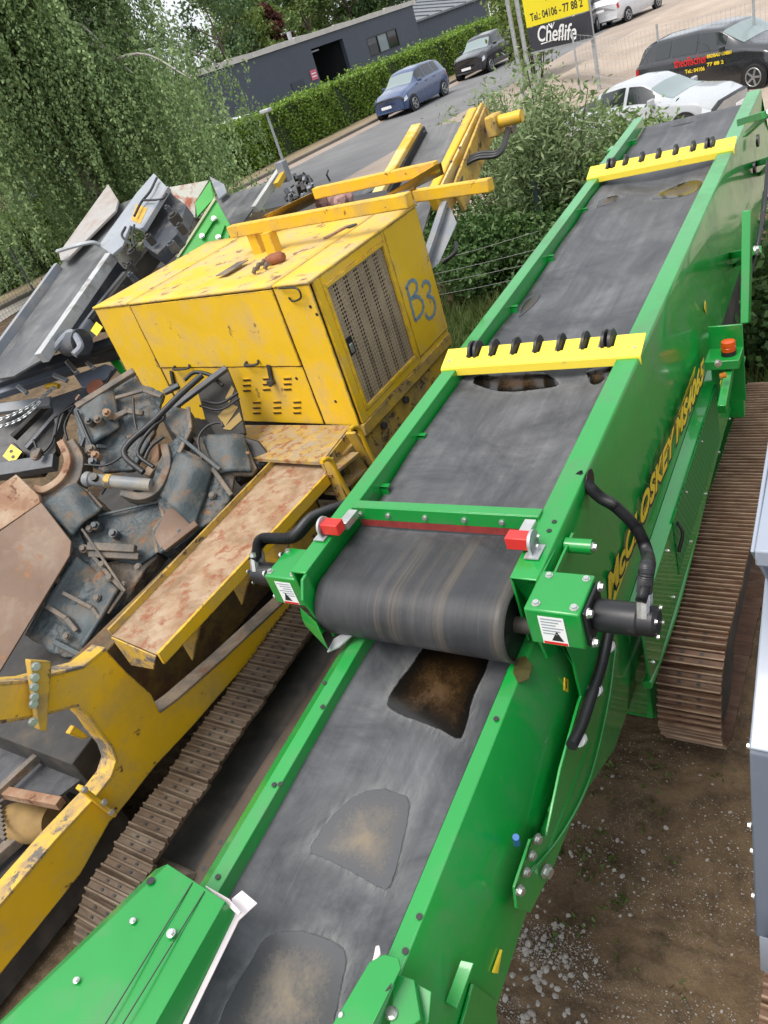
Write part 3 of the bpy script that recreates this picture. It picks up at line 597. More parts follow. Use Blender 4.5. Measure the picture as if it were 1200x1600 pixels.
def car(name, loc, rz, L, Wd, st, paint, label, cat, glz=((.26, .39),), side=((.36, .52), (.54, .70), (.72, .82)), rear=(.84, .95), wheels=(.18, .80), wr=.31, group=None, extra=None, wind=GLASSL, glass_=GLASS):
    t = empty(name, loc, rz=rz, label=label, cat=cat, group=group); mw0 = ROOTM[t.name]
    cb = CarBody(L, Wd, st)
    def build(mb, nm, mat, par=t, bevel=0):
        V = np.array(mb.v); c = (V.min(0)+V.max(0))/2; me = bpy.data.meshes.new(nm); me.from_pydata([tuple(p) for p in V-c], [], mb.f); me.polygons.foreach_set('use_smooth', mb.sm)
        bm = bmesh.new(); bm.from_mesh(me); bmesh.ops.remove_doubles(bm, verts=bm.verts, dist=1e-4); bmesh.ops.recalc_face_normals(bm, faces=bm.faces); bm.to_mesh(me); bm.free(); me.materials.append(mat)
        return link(nm, me, par, mw0 @ Matrix.Translation(Vector(c)), bevel)
    mb = MB(); nx, ny = 60, 45
    mb.grid(lambda a, b_: cb.pt(a, 2*b_), nx, ny)
    for x in (0, 1): mb.add([cb.pt(x, 2*j/20) for j in range(21)], [tuple(range(21))])
    mb.add([cb.pt(i/20, 0) for i in range(21)]+[cb.pt(i/20, 2) for i in range(21)], [(i, i+1, 22+i, 21+i) for i in range(20)])
    build(mb, 'body', paint)
    for a, bb in glz: build(cb.patch(MB(), a, bb, .76, 1.24, .006, 8, 16), 'windscreen', wind)
    build(cb.patch(MB(), rear[0], rear[1], .77, 1.23, .006, 8, 16), 'rear_window', glass_)
    for sg in (0, 1):
        for a, bb in side:
            f = (lambda t: t) if sg == 0 else (lambda t: 2-t)
            build(cb.patch(MB(), a, bb, f(.60), f(.735), .007, 8, 6), 'side_window', glass_)
        # lamps
        sy = 1 if sg == 0 else -1
        f0, f1 = (.36, .47) if sg == 0 else (1.64, 1.53)
        build(cb.patch(MB(), .012, .075, f0, f1, .006, 6, 5), 'headlight', flat('headlight_glass', (.62, .66, .7), .08) if 'headlight_glass' not in MATS else MATS['headlight_glass'])
        build(cb.patch(MB(), .955, .992, f0-.02*sy, f1, .006, 5, 5), 'tail_light', flat('tail_light_glass', (.42, .01, .012), .12) if 'tail_light_glass' not in MATS else MATS['tail_light_glass'])
        for wx in wheels:
            y = sy*(Wd/2-.10); yc = -wx*L
            a = build(MB().tube([(y+sy*.115, yc, wr), (y+sy*.121, yc, wr)], wr*1.18, 26), 'wheel_arch', BLACK)
            ty = build(MB().tube([(y-sy*.1, yc, wr), (y+sy*.08, yc, wr), (y+sy*.124, yc, wr), (y+sy*.132, yc, wr)], wr, 26, rs=[wr, wr, wr*.97, wr*.9]), 'wheel', TYRE)
            rm = MB(); rm.tube([(y+sy*.133, yc, wr), (y+sy*.137, yc, wr)], wr*.18, 12)
            for k in range(5):
                an = k*2*math.pi/5; d = np.array([0, math.cos(an), math.sin(an)]); c0 = np.array([y+sy*.137, yc, wr]); rm.bar(c0+d*wr*.1, c0+d*wr*.66, wr*.16, .008, up=(1, 0, 0))
            rr = [(y+sy*.138, yc+math.cos(q)*wr*.67, wr+math.sin(q)*wr*.67) for q in np.linspace(0, 2*math.pi, 25)]; rm.tube(rr, .018, 6, cap=False)
            build(rm, 'rim', RIMM, ty)
        m_ = MB(); p = cb.pt(.355, .58); m_.box((sy*(abs(p[0])+.02), p[1]-.05, p[2]+.02), (sy*(abs(p[0])+.2), p[1]+.06, p[2]+.15)); build(m_, 'mirror', paint, bevel=.03)
        for hx in (.50, .67):
            p = cb.pt(hx, .46); m_ = MB(); m_.box((sy*(abs(p[0])-.01), p[1]-.09, p[2]-.02), (sy*(abs(p[0])+.025), p[1]+.09, p[2]+.015)); build(m_, 'door_handle', paint)
    gr = cb.patch(MB(), .004, .02, .42, 1.58, .012, 4, 14); build(gr, 'grille', BLACK)
    lb = cb.patch(MB(), .0, .004, .1, 1.9, .02, 3, 20); build(lb, 'bumper_strip', BLACK)
    pf = cb.pt(0, 1); m_ = MB(); m_.box((-.26, .012+.05, .44), (.26, .03+.05, .55)); build(m_, 'number_plate', WHITE)
    m_ = MB(); m_.box((-.26, -L-.065, .78), (.26, -L-.04, .89)); build(m_, 'number_plate', WHITE)
    if extra: extra(t, cb, build)
    return t
MPV = [(0, .28, .62, .74, .80, .62), (.03, .22, .70, .82, .92, .70), (.12, .2, .86, .95, .98, .76), (.25, .2, .96, 1.06, 1, .78), (.30, .2, .98, 1.14, 1, .76), (.42, .2, 1.0, 1.55, 1, .70), (.55, .2, 1.02, 1.62, 1, .70), (.80, .2, 1.04, 1.58, 1, .68), (.92, .22, 1.05, 1.45, .97, .66), (.97, .26, 1.0, 1.1, .94, .68), (1, .32, .92, .96, .88, .68)]
SUV = [(0, .30, .72, .86, .82, .64), (.03, .26, .82, .94, .93, .72), (.14, .24, .98, 1.05, .99, .8), (.27, .24, 1.04, 1.12, 1, .8), (.31, .24, 1.05, 1.18, 1, .76), (.42, .24, 1.07, 1.60, 1, .70), (.58, .24, 1.09, 1.67, 1, .70), (.82, .24, 1.12, 1.62, 1, .68), (.93, .28, 1.1, 1.40, .97, .66), (.97, .3, 1.05, 1.12, .95, .7), (1, .36, .95, 1.0, .9, .7)]
SEDAN = [(0, .26, .56, .68, .80, .60), (.03, .2, .64, .76, .92, .70), (.12, .18, .80, .88, .98, .78), (.26, .18, .88, .97, 1, .8), (.31, .18, .90, 1.03, 1, .76), (.44, .18, .93, 1.38, 1, .66), (.56, .18, .95, 1.43, 1, .66), (.70, .18, .97, 1.36, 1, .64), (.84, .2, .98, 1.08, .98, .68), (.95, .24, .95, 1.0, .95, .74), (1, .3, .84, .9, .88, .7)]
VAN = [(0, .30, .72, .86, .84, .66), (.03, .24, .80, .94, .94, .74), (.10, .22, .95, 1.05, .99, .8), (.2, .22, 1.03, 1.14, 1, .8), (.24, .22, 1.05, 1.22, 1, .78), (.36, .22, 1.07, 1.68, 1, .74), (.5, .22, 1.09, 1.76, 1, .75), (.90, .22, 1.12, 1.74, 1, .74), (.97, .26, 1.1, 1.5, .98, .72), (.99, .3, 1.05, 1.15, .96, .76), (1, .36, .95, 1.0, .92, .75)]
ESTATE = [(a, b, c-.02 if a > .3 else c, d-.10 if a > .4 else d, e, f) for a, b, c, d, e, f in [(0, .28, .62, .74, .82, .64), (.03, .22, .70, .84, .93, .72), (.12, .2, .86, .96, .99, .78), (.24, .2, .97, 1.07, 1, .79), (.29, .2, .99, 1.16, 1, .76), (.41, .2, 1.01, 1.60, 1, .72), (.55, .2, 1.03, 1.67, 1, .72), (.86, .2, 1.05, 1.63, 1, .71), (.95, .24, 1.05, 1.45, .97, .69), (.985, .28, 1.0, 1.1, .95, .72), (1, .34, .92, .97, .9, .72)]]
# blue people carrier, nose toward the camera along the kerb
car('parked_car', (-20.2, 30.6, RZ), R(180), 4.45, 1.82, MPV, carpaint('blue_car_paint', (.045, .075, .17)), 'blue people carrier parked at the kerb below the hedge', 'car', group='cars parked along the road')
car('parked_car', (-20.2, 38.4, RZ), R(180), 4.5, 1.84, SUV, carpaint('black_car_paint', (.02, .02, .024)), 'black estate car parked behind the blue people carrier', 'car', group='cars parked along the road')
car('parked_car', W.z(981, 32, RZ)*[1, 1, 1]+[.3, 2.9, 0], R(-14), 4.6, 1.9, SUV, carpaint('white_car_paint', (.60, .61, .63)), 'white off-road car seen from behind on the gravel lot', 'car', group='cars on the gravel lot')
car('parked_car', (-16.5, 47, RZ), R(5), 4.5, 1.85, SUV, carpaint('charcoal_car_paint', (.03, .03, .036)), 'dark car half hidden above the advertising board', 'car', group='cars on the gravel lot')
car('parked_van', (-27.4, 31.3, RZ+.28), R(0), 4.9, 1.9, VAN, carpaint('white_van_paint', (.75, .76, .78)), 'white van roof showing over the hedge beside the birch', 'van', group='vehicles behind the hedge')
car('parked_van', (-28.0, 32.4, RZ+.14), R(180), 6.2, 2.0, VAN, carpaint('white_long_van_paint', (.70, .70, .69)), 'white long van roof showing over the hedge below the red and white wall sign', 'van', group='vehicles behind the hedge')
car('parked_van', (-19.0, 58, RZ), R(180), 4.8, 1.95, VAN, carpaint('far_white_van_paint', (.75, .76, .76)), 'white van far up the road behind the steel posts', 'van', group='cars parked along the road')
# silver saloon and black van on the gravel right of the belt
SLV = carpaint('silver_car_paint', (.40, .42, .44), .25)
a = W.z(1046, 154, .85); c = W.z(1092, 129, .85); nd = np.array([(c-a)[1], -(c-a)[0]]); nd /= np.linalg.norm(nd)
mid = (a+c)[:2]/2+nd*1.3
car('parked_car', (mid[0], mid[1], float(ground_h(*mid))), math.atan2(-nd[0], nd[1]), 4.5, 1.78, SEDAN, SLV, 'silver saloon with a bright windscreen parked in front of the black van', 'car', group='cars on the gravel lot')
def van_text(t, cb, build):
    for x0, z0, h, mat, ln, wd in ((.67, .84, .24, REDINK, 'theofischer', 1.05), (.452, .93, .085, YINK, 'ERDBAU GMBH', .72), (.60, .66, .10, YINK, 'Tel.: 04106', .62), (.455, .74, .09, YINK, '77 88 2', .50)):
        cu = bpy.data.curves.new('lettering', 'FONT'); cu.body = ln; cu.size = h*1.25; cu.extrude = .003; cu.resolution_u = 3; cu.offset = .004
        ob = bpy.data.objects.new('lettering', cu); COL.objects.link(ob)
        me = bpy.data.meshes.new_from_object(ob); bpy.data.objects.remove(ob); me.materials.clear(); me.materials.append(mat)
        xs = [q.co.x for q in me.vertices]; kx = wd/(max(xs)-min(xs))
        for q in me.vertices: q.co.x = (q.co.x-min(xs))*kx
        p = cb.pt(x0, .3)
        mw = ROOTM[t.name] @ Matrix(((0, 0, 1, abs(p[0])+.024), (1, 0, 0, -x0*cb.L), (0, 1, 0, z0), (0, 0, 0, 1)))
        link('lettering', me, t, mw)
VDIR = 1
va = W.z(1046, 104, .98); vb = W.z(1200, 75, .98); nd = (vb-va)[:2]; nd /= np.linalg.norm(nd); nv = np.array([-nd[1], nd[0]])
rear = W.z(1012, 103, .98)[:2]; rear = va[:2]+nd*((rear-va[:2]) @ nd)
nose = rear+nd*4.8+nv*.95
car('parked_van', (nose[0], nose[1], float(ground_h(*va[:2]))-.04), math.atan2(-nd[0], nd[1]), 4.8, 1.86, ESTATE, carpaint('black_van_paint', (.016, .017, .02)), 'black people carrier with red and yellow lettering on its side', 'van', group='cars on the gravel lot', extra=van_text)
# ================================================================== SIGN, POSTS, FENCES
sg = empty('advertising_board', W.z(880, 95, RZ), label='advertising board with a yellow upper panel and a dark lower panel on steel posts', cat='sign')
A = W.y(825, 45, 27); Bq = W.y(921, 16, 25.6)
ex = (Bq-A)*[1, 1, 0]; LN = np.linalg.norm(ex); ex /= LN; ez = np.array([0, 0, 1.]); nn = np.array([ex[1], -ex[0], 0])
dz = W.y(829, 82, 27)[2]-A[2]
def board(z0, z1, d0, d1, name, mat, x0=0, x1=None, par=sg, bevel=0):
    x1 = LN if x1 is None else x1; mb = MB(); P = [A+ex*x+ez*z for x, z in ((x0, z0), (x1, z0), (x1, z1), (x0, z1))]
    mb.prism([p+nn*d0 for p in P], nn*(d1-d0)); return mb.build(name, mat, par, bevel=bevel)
yb = board(0.03, 1.5, 0, .04, 'yellow_panel', flat('sign_yellow', (.80, .66, .01), .45)); db = board(dz, 0.0, 0, .04, 'dark_panel', surf('sign_charcoal', (.035, .035, .045), .5, .1))
board(1.5, 1.56, -.02, .06, 'panel_frame', GALV); board(dz-.05, dz, -.02, .06, 'panel_frame', GALV)
def text(par, s, org, ex, ey, size, mat, shear=0, extrude=.002, bold=0., name='lettering', align='LEFT', width=None):
    cu = bpy.data.curves.new(name, 'FONT'); cu.body = s; cu.size = size; cu.extrude = extrude; cu.shear = shear; cu.offset = bold; cu.resolution_u = 4; cu.align_x = align
    ob = bpy.data.objects.new(name, cu); COL.objects.link(ob); me = bpy.data.meshes.new_from_object(ob); bpy.data.objects.remove(ob)
    me.materials.clear(); me.materials.append(mat)
    if width:
        xs = [v.co.x for v in me.vertices]; k = width/(max(xs)-min(xs))
        for v in me.vertices: v.co.x = (v.co.x-min(xs))*k
    ex = np.array(ex, float); ey = np.array(ey, float); ex /= np.linalg.norm(ex); ey /= np.linalg.norm(ey); ez_ = np.cross(ex, ey)
    mw = Matrix(((ex[0], ey[0], ez_[0], org[0]), (ex[1], ey[1], ez_[1], org[1]), (ex[2], ey[2], ez_[2], org[2]), (0, 0, 0, 1)))
    return link(name, me, par, mw)
ob = nn*.043
text(yb, 'theofischer', A+ex*.02+ez*1.02+ob, ex, ez, .62, REDINK, bold=.012, width=LN*.97)
text(yb, 'ERDBAU GMBH', A+ex*LN*.38+ez*.62+ob, ex, ez, .26, INK, bold=.004, width=LN*.55)
text(yb, 'Tel.: 04106 - 77 88 2', A+ex*LN*.09+ez*.18+ob, ex, ez, .30, INK, bold=.005, width=LN*.84)
text(db, 'Cheflife', A+ex*LN*.16+ez*(dz*.62)+ob, ex, ez+ex*.18, .62, WHITE, bold=.008, shear=.3, width=LN*.70)
mb = MB(); mb.tube([A+ex*LN*.2+ez*dz*.76+ob, A+ex*LN*.4+ez*dz*.72+ob, A+ex*LN*.62+ez*dz*.64+ob], .018, 5); mb.build('flourish', WHITE, db)
mb = MB(); ck = A+ex*LN*.42+ez*dz*.12+ob
for q in (-.14, 0, .14): mb.tube([ck+ez*-.08, ck+ex*q+ez*.06], .022, 5)
mb.build('crown_mark', WHITE, db)
for xx in (.03, LN-.1):
    mb = MB(); p = A+ex*xx-nn*.08; mb.box((p[0]-.05, p[1]-.05, RZ-.5), (p[0]+.05, p[1]+.05, A[2]+1.7)); mb.build('post', GALV, sg, bevel=.01)
for (x0, y0, x1, y1, lab) in ((793, 0, 803, 60, 'left of the two galvanised posts beside the advertising board'), (811, 0, 826, 110, 'right of the two galvanised posts, nearest the advertising board')):
    p = W.y(x1, y1, 24.5); mb = MB(); mb.tube([(p[0], p[1], RZ-.3), (p[0], p[1], 6.5)], .065, 10); o = mb.build('steel_post', GALV); tag(o, lab, 'post', 'tall posts beside the advertising board')
# mesh fence in front of the gravel lot
def mesh_fence(p, q, h, label, step=.12, nh=9, post=2.5, mat=GALV, r=.0035, zf=None, pr=.03):
    p = np.array(p[:2], float); q = np.array(q[:2], float); L = np.linalg.norm(q-p); t = empty('mesh_fence', (*((p+q)/2), float(ground_h(*((p+q)/2)))), label=label, cat='fence')
    g = lambda s: float(ground_h(*(p+(q-p)*s/L)))
    for s in np.arange(0, L+.01, post):
        c = p+(q-p)*s/L; mb = MB(); mb.tube([(*c, g(s)), (*c, g(s)+h+.08)], pr, 8); mb.build('post', mat, t)
    mb = MB()
    for s in np.arange(0, L, step):
        c = p+(q-p)*s/L; mb.tube([(*c, g(s)+.05), (*c, g(s)+h)], r, 3, cap=False)
    for k in range(nh):
        z = .06+(h-.08)*k/(nh-1); mb.tube([(*(p+(q-p)*s/L), g(s)+z) for s in np.linspace(0, L, 14)], r*1.15, 3, cap=False)
    mb.build('wire_mesh', mat, t, kind='stuff'); return t
f0 = W.z(908, 150, .7); f1 = W.z(1250, 55, .9)
mesh_fence(f0, f1, 1.75, 'galvanised wire mesh fence along the gravel lot right of the advertising board')
l0 = W.z(-40, 565, .6); l1 = W.z(110, 470, .75)
mesh_fence(l0, l1, 1.5, 'wire mesh fence in front of the grey gravel at the left edge', .1, 12, 2.4, surf('dark_wire', (.07, .075, .075), .5))
WIRE = surf('weathered_wire', (.20, .20, .19), .6)
wf = empty('wire_fence', (-6.2, 9.9, .1), label='four strand wire fence in front of the dark shrubs right of the yellow canopy', cat='fence')
for i, (xa, ya, xb, yb_) in enumerate([(694, 403, 800, 373), (694, 424, 815, 395), (692, 440, 822, 413), (690, 459, 815, 434)]):
    p = W.y(xa, ya, 9.6); q = W.y(xb, yb_, 9.4); mb = MB(); d = q-p; mb.tube([p-d*.6, (p+q)/2-[0, 0, .015], q+d*.35], .0035, 4); mb.build('wire', WIRE, wf)
for px, py in ((690, 480), (850, 430)):
    p = W.y(px, py, 9.75); mb = MB(); z0 = float(ground_h(p[0], p[1])); mb.tube([(p[0], p[1], z0), (p[0], p[1], z0+1.0)], .02, 6); mb.build('post', surf('dark_green_fence_post', (.02, .04, .035), .5), wf)
p = W.y(845, 340, 11.2); mb = MB(); mb.tube([(p[0], p[1], 0), (p[0], p[1], p[2]+.55)], .05, 10); o = mb.build('dark_fence_post', surf('dark_green_post', (.015, .03, .03), .5)); tag(o, 'dark green steel post standing in the tall shrub', 'post')
# street lamp beyond the yellow boom
lt = empty('street_lamp', (-20.9, 23.2, RZ), label='thin grey street lamp with a small flat head in front of the hedge', cat='street lamp')
tp = W.y(416, 176, 23.2); bt_ = W.y(446, 262, 23.2)
mb = MB(); mb.tube([(tp[0], tp[1], RZ), (tp[0], tp[1], tp[2])], .045, 10, rs=[.06, .04]); mb.build('pole', GALV, lt)
mb = MB(); mb.box((tp[0]-.22, tp[1]-.12, tp[2]), (tp[0]+.22, tp[1]+.12, tp[2]+.12)); mb.build('lamp_head', surf('lamp_housing', (.45, .46, .47), .4), lt, bevel=.03)
# ================================================================== GREEN TRACKED CONVEYOR (coordinates u right, v away, z up in the machine's own frame)
GM = empty('tracked_conveyor', (-1.5, 4.5, 0), M, label='big new green tracked conveyor machine with two black belts running through the middle', cat='conveyor machine')
T1 = math.tan(R(3.5)); T2 = math.tan(R(5.6))
def zf(v): return 2.2+(v-2.33)*T1           # flange top of the upper conveyor
def zl(v): return 1.7+(v-.72)*T2            # flange top of the lower conveyor
def extr(name, prof, v0, v1, zfn, mat, parent=GM, closed=True, bevel=.004, nseg=2, du=None):
    """profile of (u, d) with d below the flange top, extruded along the incline"""
    mb = MB(); vs = [v0+(v1-v0)*i/(nseg-1) for i in range(nseg)]; n = len(prof)
    V = [(u, v, zfn(v)-d) for v in vs for u, d in prof]; Fc = []
    for i in range(nseg-1):
        for j in range(n if closed else n-1):
            k = (j+1) % n; Fc.append((i*n+j, i*n+k, (i+1)*n+k, (i+1)*n+j))
    if closed: Fc += [tuple(range(n-1, -1, -1)), tuple((nseg-1)*n+j for j in range(n))]
    mb.add(V, Fc); return mb.build(name, mat, parent, M, bevel)
def bolt_mesh(r, h):
    mb = MB(); mb.tube([(0, 0, 0), (0, 0, h*.35)], r*1.35, 10); mb.tube([(0, 0, h*.35), (0, 0, h)], r, 6)
    me = bpy.data.meshes.new('bolt'); me.from_pydata(mb.v, [], mb.f); me.materials.append(ZINC); return me
BOLT = bolt_mesh(.012, .014); HOLE = None
def bolt(par, p, nrm, s=1.0, fr=M, me=None, name='bolt'):
    q = Vector(nrm).to_track_quat('Z', 'Y').to_matrix().to_4x4()
    return link(name, me or BOLT, par, fr.rot @ Matrix.Translation(Vector(p)) @ q @ Matrix.Scale(s, 4))
mb = MB(); mb.tube([(0, 0, 0), (0, 0, .0012)], .011, 10); HOLE = bpy.data.meshes.new('bolt_hole'); HOLE.from_pydata(mb.v, [], mb.f); HOLE.materials.append(INK)
def hose(name, pts, r, par, mat=RUBBER, n=8, ribs=False, fr=M):
    P = spline(pts, n); mb = MB()
    if ribs:
        Q = spline(pts, n*7); rs = [r*(1.0 if i % 2 else .90) for i in range(len(Q))]; mb.tube(Q, r, 12, rs=rs)
    else: mb.tube(P, r, 10)
    return mb.build(name, mat, par, fr)
# ---- upper conveyor frame
V0, V1 = 1.86, 8.45
UL = extr('flange', [(-2.19, .0), (-2.10, .0), (-2.10, .40), (-2.115, .40), (-2.115, .012), (-2.175, .012), (-2.175, .40), (-2.19, .40)], V0, V1, zf, GREEN)
UR = extr('flange', [(-1.155, 0), (-1.045, 0), (-1.035, .02), (-1.035, .20), (-.972, .44), (-.972, .80), (-.985, .80), (-.985, .445), (-1.048, .206), (-1.048, .012), (-1.143, .012), (-1.143, .34), (-1.155, .34)], V0+.10, V1, zf, GREEN)
for v in (2.55, 3.0, 3.75, 4.5, 5.3, 6.2, 7.1, 7.9):
    mb = MB(); z = zf(v); mb.box((-2.10, v, z-.22), (-2.055, v+.008, z-.06)); mb.box((-2.10, v, z-.068), (-2.055, v+.04, z-.06)); mb.build('side_bracket', GREEN, GM, M)
extr('slider_bed', [(-2.09, .26), (-1.16, .26), (-1.16, .275), (-2.09, .275)], 2.0, 8.3, zf, DARK)
# ---- upper belt: over the head drum and back below
def sag(u, v):
    a = (u+1.625)/.45
    return -.030*(1-a*a)+.010*math.sin(v*2.1+.6)*(1-.4*a)+.006*math.sin(v*5.3+a*2)+.004*math.sin(v*9+a*5)
DR = .157; DV = 1.95; DZ = zf(DV)-.085-DR
def belt_pt(a, b):
    """a across 0..1, b along the loop"""
    u = -2.05+.885*a; return u
mb = MB(); nu, rows = 22, []
vs_top = list(np.linspace(8.42, DV, 150)); an = np.linspace(math.pi/2, math.pi*1.5, 22)
prof = [(v, zf(v)-.088+.0, v) for v in vs_top]; prof = [(v, z, min(1, max(0, (v-DV-.05)/.5))*min(1, max(0, (8.42-v)/.3))) for v, z, _ in prof]
prof += [(DV+DR*math.cos(q), DZ+DR*math.sin(q), 0) for q in an[1:]]
prof += [(v, zf(v)-.085-2*DR+.0, 0) for v in np.linspace(DV+.1, 8.4, 12)]
V = []
for v, z, k in prof:
    for i in range(nu):
        u = -2.086+.926*i/(nu-1); V.append((u, v, z+k*sag(u, v)))
Fc = [(j*nu+i, j*nu+i+1, (j+1)*nu+i+1, (j+1)*nu+i) for j in range(len(prof)-1) for i in range(nu-1)]
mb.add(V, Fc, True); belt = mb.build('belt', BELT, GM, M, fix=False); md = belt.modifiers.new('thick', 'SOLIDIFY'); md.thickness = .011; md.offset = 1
# head pulley and its bearings
mb = MB(); mb.tube([(-2.07, DV, DZ), (-1.175, DV, DZ)], DR-.014, 36); mb.build('head_pulley', BLACK, GM, M)
mb = MB(); mb.tube([(-2.30, DV, DZ), (-.95, DV, DZ)], .035, 14); mb.build('drive_shaft', DARK, GM, M)
mb = MB(); mb.tube([(-2.03, 8.30, zf(8.3)-.1-.11), (-1.17, 8.30, zf(8.3)-.21)], .105, 24); mb.build('tail_pulley', BLACK, GM, M)
# end cheek plates of the head
for (u0, u1) in ((-2.115, -2.10), (-1.048, -1.035)):
    mb = MB(); o_ = DV-.02 if u0 < -2 else DV+.03
    pl = [(u0, o_-.10, zf(o_)-.02), (u0, o_-.15, zf(o_)-.10), (u0, o_-.10, zf(o_)-.34), (u0, o_+.12, zf(o_)-.48), (u0, o_+.6, zf(o_)-.42), (u0, o_+.6, zf(o_)-.012), (u0, o_, zf(o_)-.004)]
    mb.prism(pl, (u1-u0, 0, 0)); mb.build('cheek_plate', GREEN, GM, M, .003)
# ---- scraper bar
v = 2.30; z = zf(v)
mb = MB(); mb.box((-2.10, v, z-.055), (-1.15, v+.008, z+.015)); mb.box((-2.10, v+.008, z+.008), (-1.15, v+.06, z+.015)); sb = mb.build('scraper_bar', GREEN, GM, M, .002)
mb = MB(); mb.box((-2.07, v-.001, z-.092), (-1.16, v+.012, z-.056)); mb.build('scraper_blade', REDD, sb, M)
for u in (-2.06, -1.9, -1.7, -1.5, -1.32, -1.2): bolt(sb, (u, v, z-.022), (0, -1, 0), .85)
for sgn, u in ((-1, -2.15), (1, -1.10)):
    mb = MB(); vv = 2.12; zz = zf(vv)
    mb.tube([(u-.012*sgn, vv, zz+.045), (u+.0*sgn, vv, zz+.045)], .048, 18); mb.box((u-.012*sgn, vv-.045, zz+.002), (u, vv+.045, zz+.045)); mb.box((u-.03, vv-.06, zz+.002), (u+.03, vv+.03, zz+.008)); g = mb.build('tensioner_bracket', GALV, GM, M)
    mb = MB(); mb.box((u-.014*sgn, vv-.03, zz+.018), (u-.11*sgn, vv+.03, zz+.075)); mb.build('tensioner_block', RED, g, M, .004)
    mb = MB(); mb.box((u-.05*sgn, vv+.05, zz-.01), (u-.10*sgn, vv+.16, zz+.03)); mb.build('tensioner_arm', ZINC, g, M, .003)
    for k in (-.012, .015): bolt(g, (u+.012*sgn, vv+k, zz+.045+k), (sgn, 0, 0), .6)
# ---- yellow guards with spiked discs
def guard(v, discs):
    z = zf(v)+.006; d = .145
    P = [(-2.20, v, 0), (-1.03, v, 0), (-1.03, v+d, 0)]
    for u, dbl in sorted(discs, reverse=True):
        w_ = .024 if not dbl else .042
        P += [(u+w_, v+d, 0), (u+w_, v+d-.075, 0), (u-w_, v+d-.075, 0), (u-w_, v+d, 0)]
    P += [(-2.20, v+d, 0)]
    top = [np.array([a, b, zf(b)+.014+.32*(b-v)]) for a, b, _ in P]
    mb = MB(); mb.prism([p-[0, 0, .008] for p in top], (0, 0, .008)); g = mb.build('roller_guard', GUARD, GM, M, .0025)
    mb = MB(); mb.box((-2.20, v-.006, z-.045), (-1.03, v+.002, z+.004)); mb.build('guard_lip', GUARD, g, M, .002)
    ax = MB(); ax.tube([(-2.10, v+d+.0, z-.025), (-1.15, v+d, z-.025)], .016, 8); ax.build('guard_shaft', DARK, g, M)
    for u, dbl in discs:
        for q in ((-.018, .018) if dbl else (0,)):
            m_ = MB(); vv = v+d-.012; zz = z+.030; m_.tube([(u+q-.013, vv, zz), (u+q-.008, vv, zz), (u+q+.008, vv, zz), (u+q+.013, vv, zz)], .072, 22, rs=[.06, .072, .072, .06]); m_.build('disc_roller', RUBBER, g, M)
    for u in (-2.16, -1.07): bolt(g, (u, v+.05, zf(v+.05)+.031), (0, -.3, 1), .5)
    return g
guard(3.60, [(-2.015, 1), (-1.89, 0), (-1.755, 0), (-1.62, 0), (-1.485, 0), (-1.35, 0), (-1.225, 1)])
guard(6.76, [(-2.015, 1), (-1.89, 0), (-1.755, 0), (-1.62, 0), (-1.485, 0), (-1.35, 0), (-1.225, 1)])
# ---- puddles lying in the belts
def puddle(name, pix, zfn, mat, rim=.03, lift=.004):
    P = []
    for x, y in pix:
        z = 2.0
        for _ in range(12):
            q = M.z(x, y, z); z = zfn(q[0], q[1])
        P.append(np.array([q[0], q[1]]))
    Q = [np.array(p[:2]) for p in spline([np.append(p, 0) for p in P]+[np.append(P[0], 0)], 4)][:-1]
    Q = [q+rng.normal(size=2)*.0009 for q in Q]
    c = np.mean(Q, 0); mb = MB(); n = len(Q); V = []
    R_ = [1, .93, .8, .6, .4, .2]
    for r in R_:
        for q in Q:
            k = c+(q-c)*r; V.append((k[0], k[1], zfn(k[0], k[1])+lift))
    V.append((c[0], c[1], zfn(*c)+lift)); Fc = []
    for j in range(len(R_)-1): Fc += [(j*n+i, j*n+(i+1) % n, (j+1)*n+(i+1) % n, (j+1)*n+i) for i in range(n)]
    Fc += [((len(R_)-1)*n+i, (len(R_)-1)*n+(i+1) % n, len(R_)*n) for i in range(n)]
    mb.add(V, Fc, True); o = mb.build(name, mat, GM, M, fix=False); at = o.data.attributes.new('cen', 'FLOAT', 'POINT'); at.data.foreach_set('value', [1-r for r in R_ for _ in range(n)]+[1.])
    if rim:
        mb = MB(); V = []
        for r in (0.96, 1.0, 1.09, 1.24, 1.5):
            for i, q in enumerate(Q):
                k = c+(q-c)*r*(1+(.035*math.sin(i*1.7)+.03*math.sin(i*.61) if r > 1 else 0)); V.append((k[0], k[1], zfn(k[0], k[1])+lift*.6))
        Fc = []
        for j in range(4): Fc += [(j*n+i, j*n+(i+1) % n, (j+1)*n+(i+1) % n, (j+1)*n+i) for i in range(n)]
        mb.add(V, Fc, True); ro = mb.build('dried_rim', RIM, o, M, fix=False)
        at = ro.data.attributes.new('rim', 'FLOAT', 'POINT'); at.data.foreach_set('value', [a_ for a_ in (0., 1., .6, .3, 0.) for _ in range(n)])
    return o
def px(pts, s, ox, oy): return [(ox+x*s, oy+y*s) for x, y in pts]
zub = lambda u, v: zf(v)-.088+sag(u, v)
K8 = .4667
puddle('puddle', px([(213, 965), (222, 940), (300, 925), (400, 920), (455, 930), (502, 968), (420, 985), (300, 990)], K8, 640, 150), zub, PUDD)
puddle('puddle', px([(590, 925), (620, 912), (672, 903), (670, 925), (640, 962), (606, 965)], K8, 640, 150), zub, PUDD)
puddle('puddle', px([(806, 347), (850, 320), (920, 290), (978, 286), (960, 320), (890, 342)], K8, 640, 150), zub, PUDD)
puddle('puddle', px([(624, 374), (640, 348), (690, 334), (704, 342), (670, 362)], K8, 640, 150), zub, PUDD)
puddle('puddle', px([(364, 744), (385, 695), (436, 660), (425, 690)], K8, 640, 150), zub, PUDD, 0)
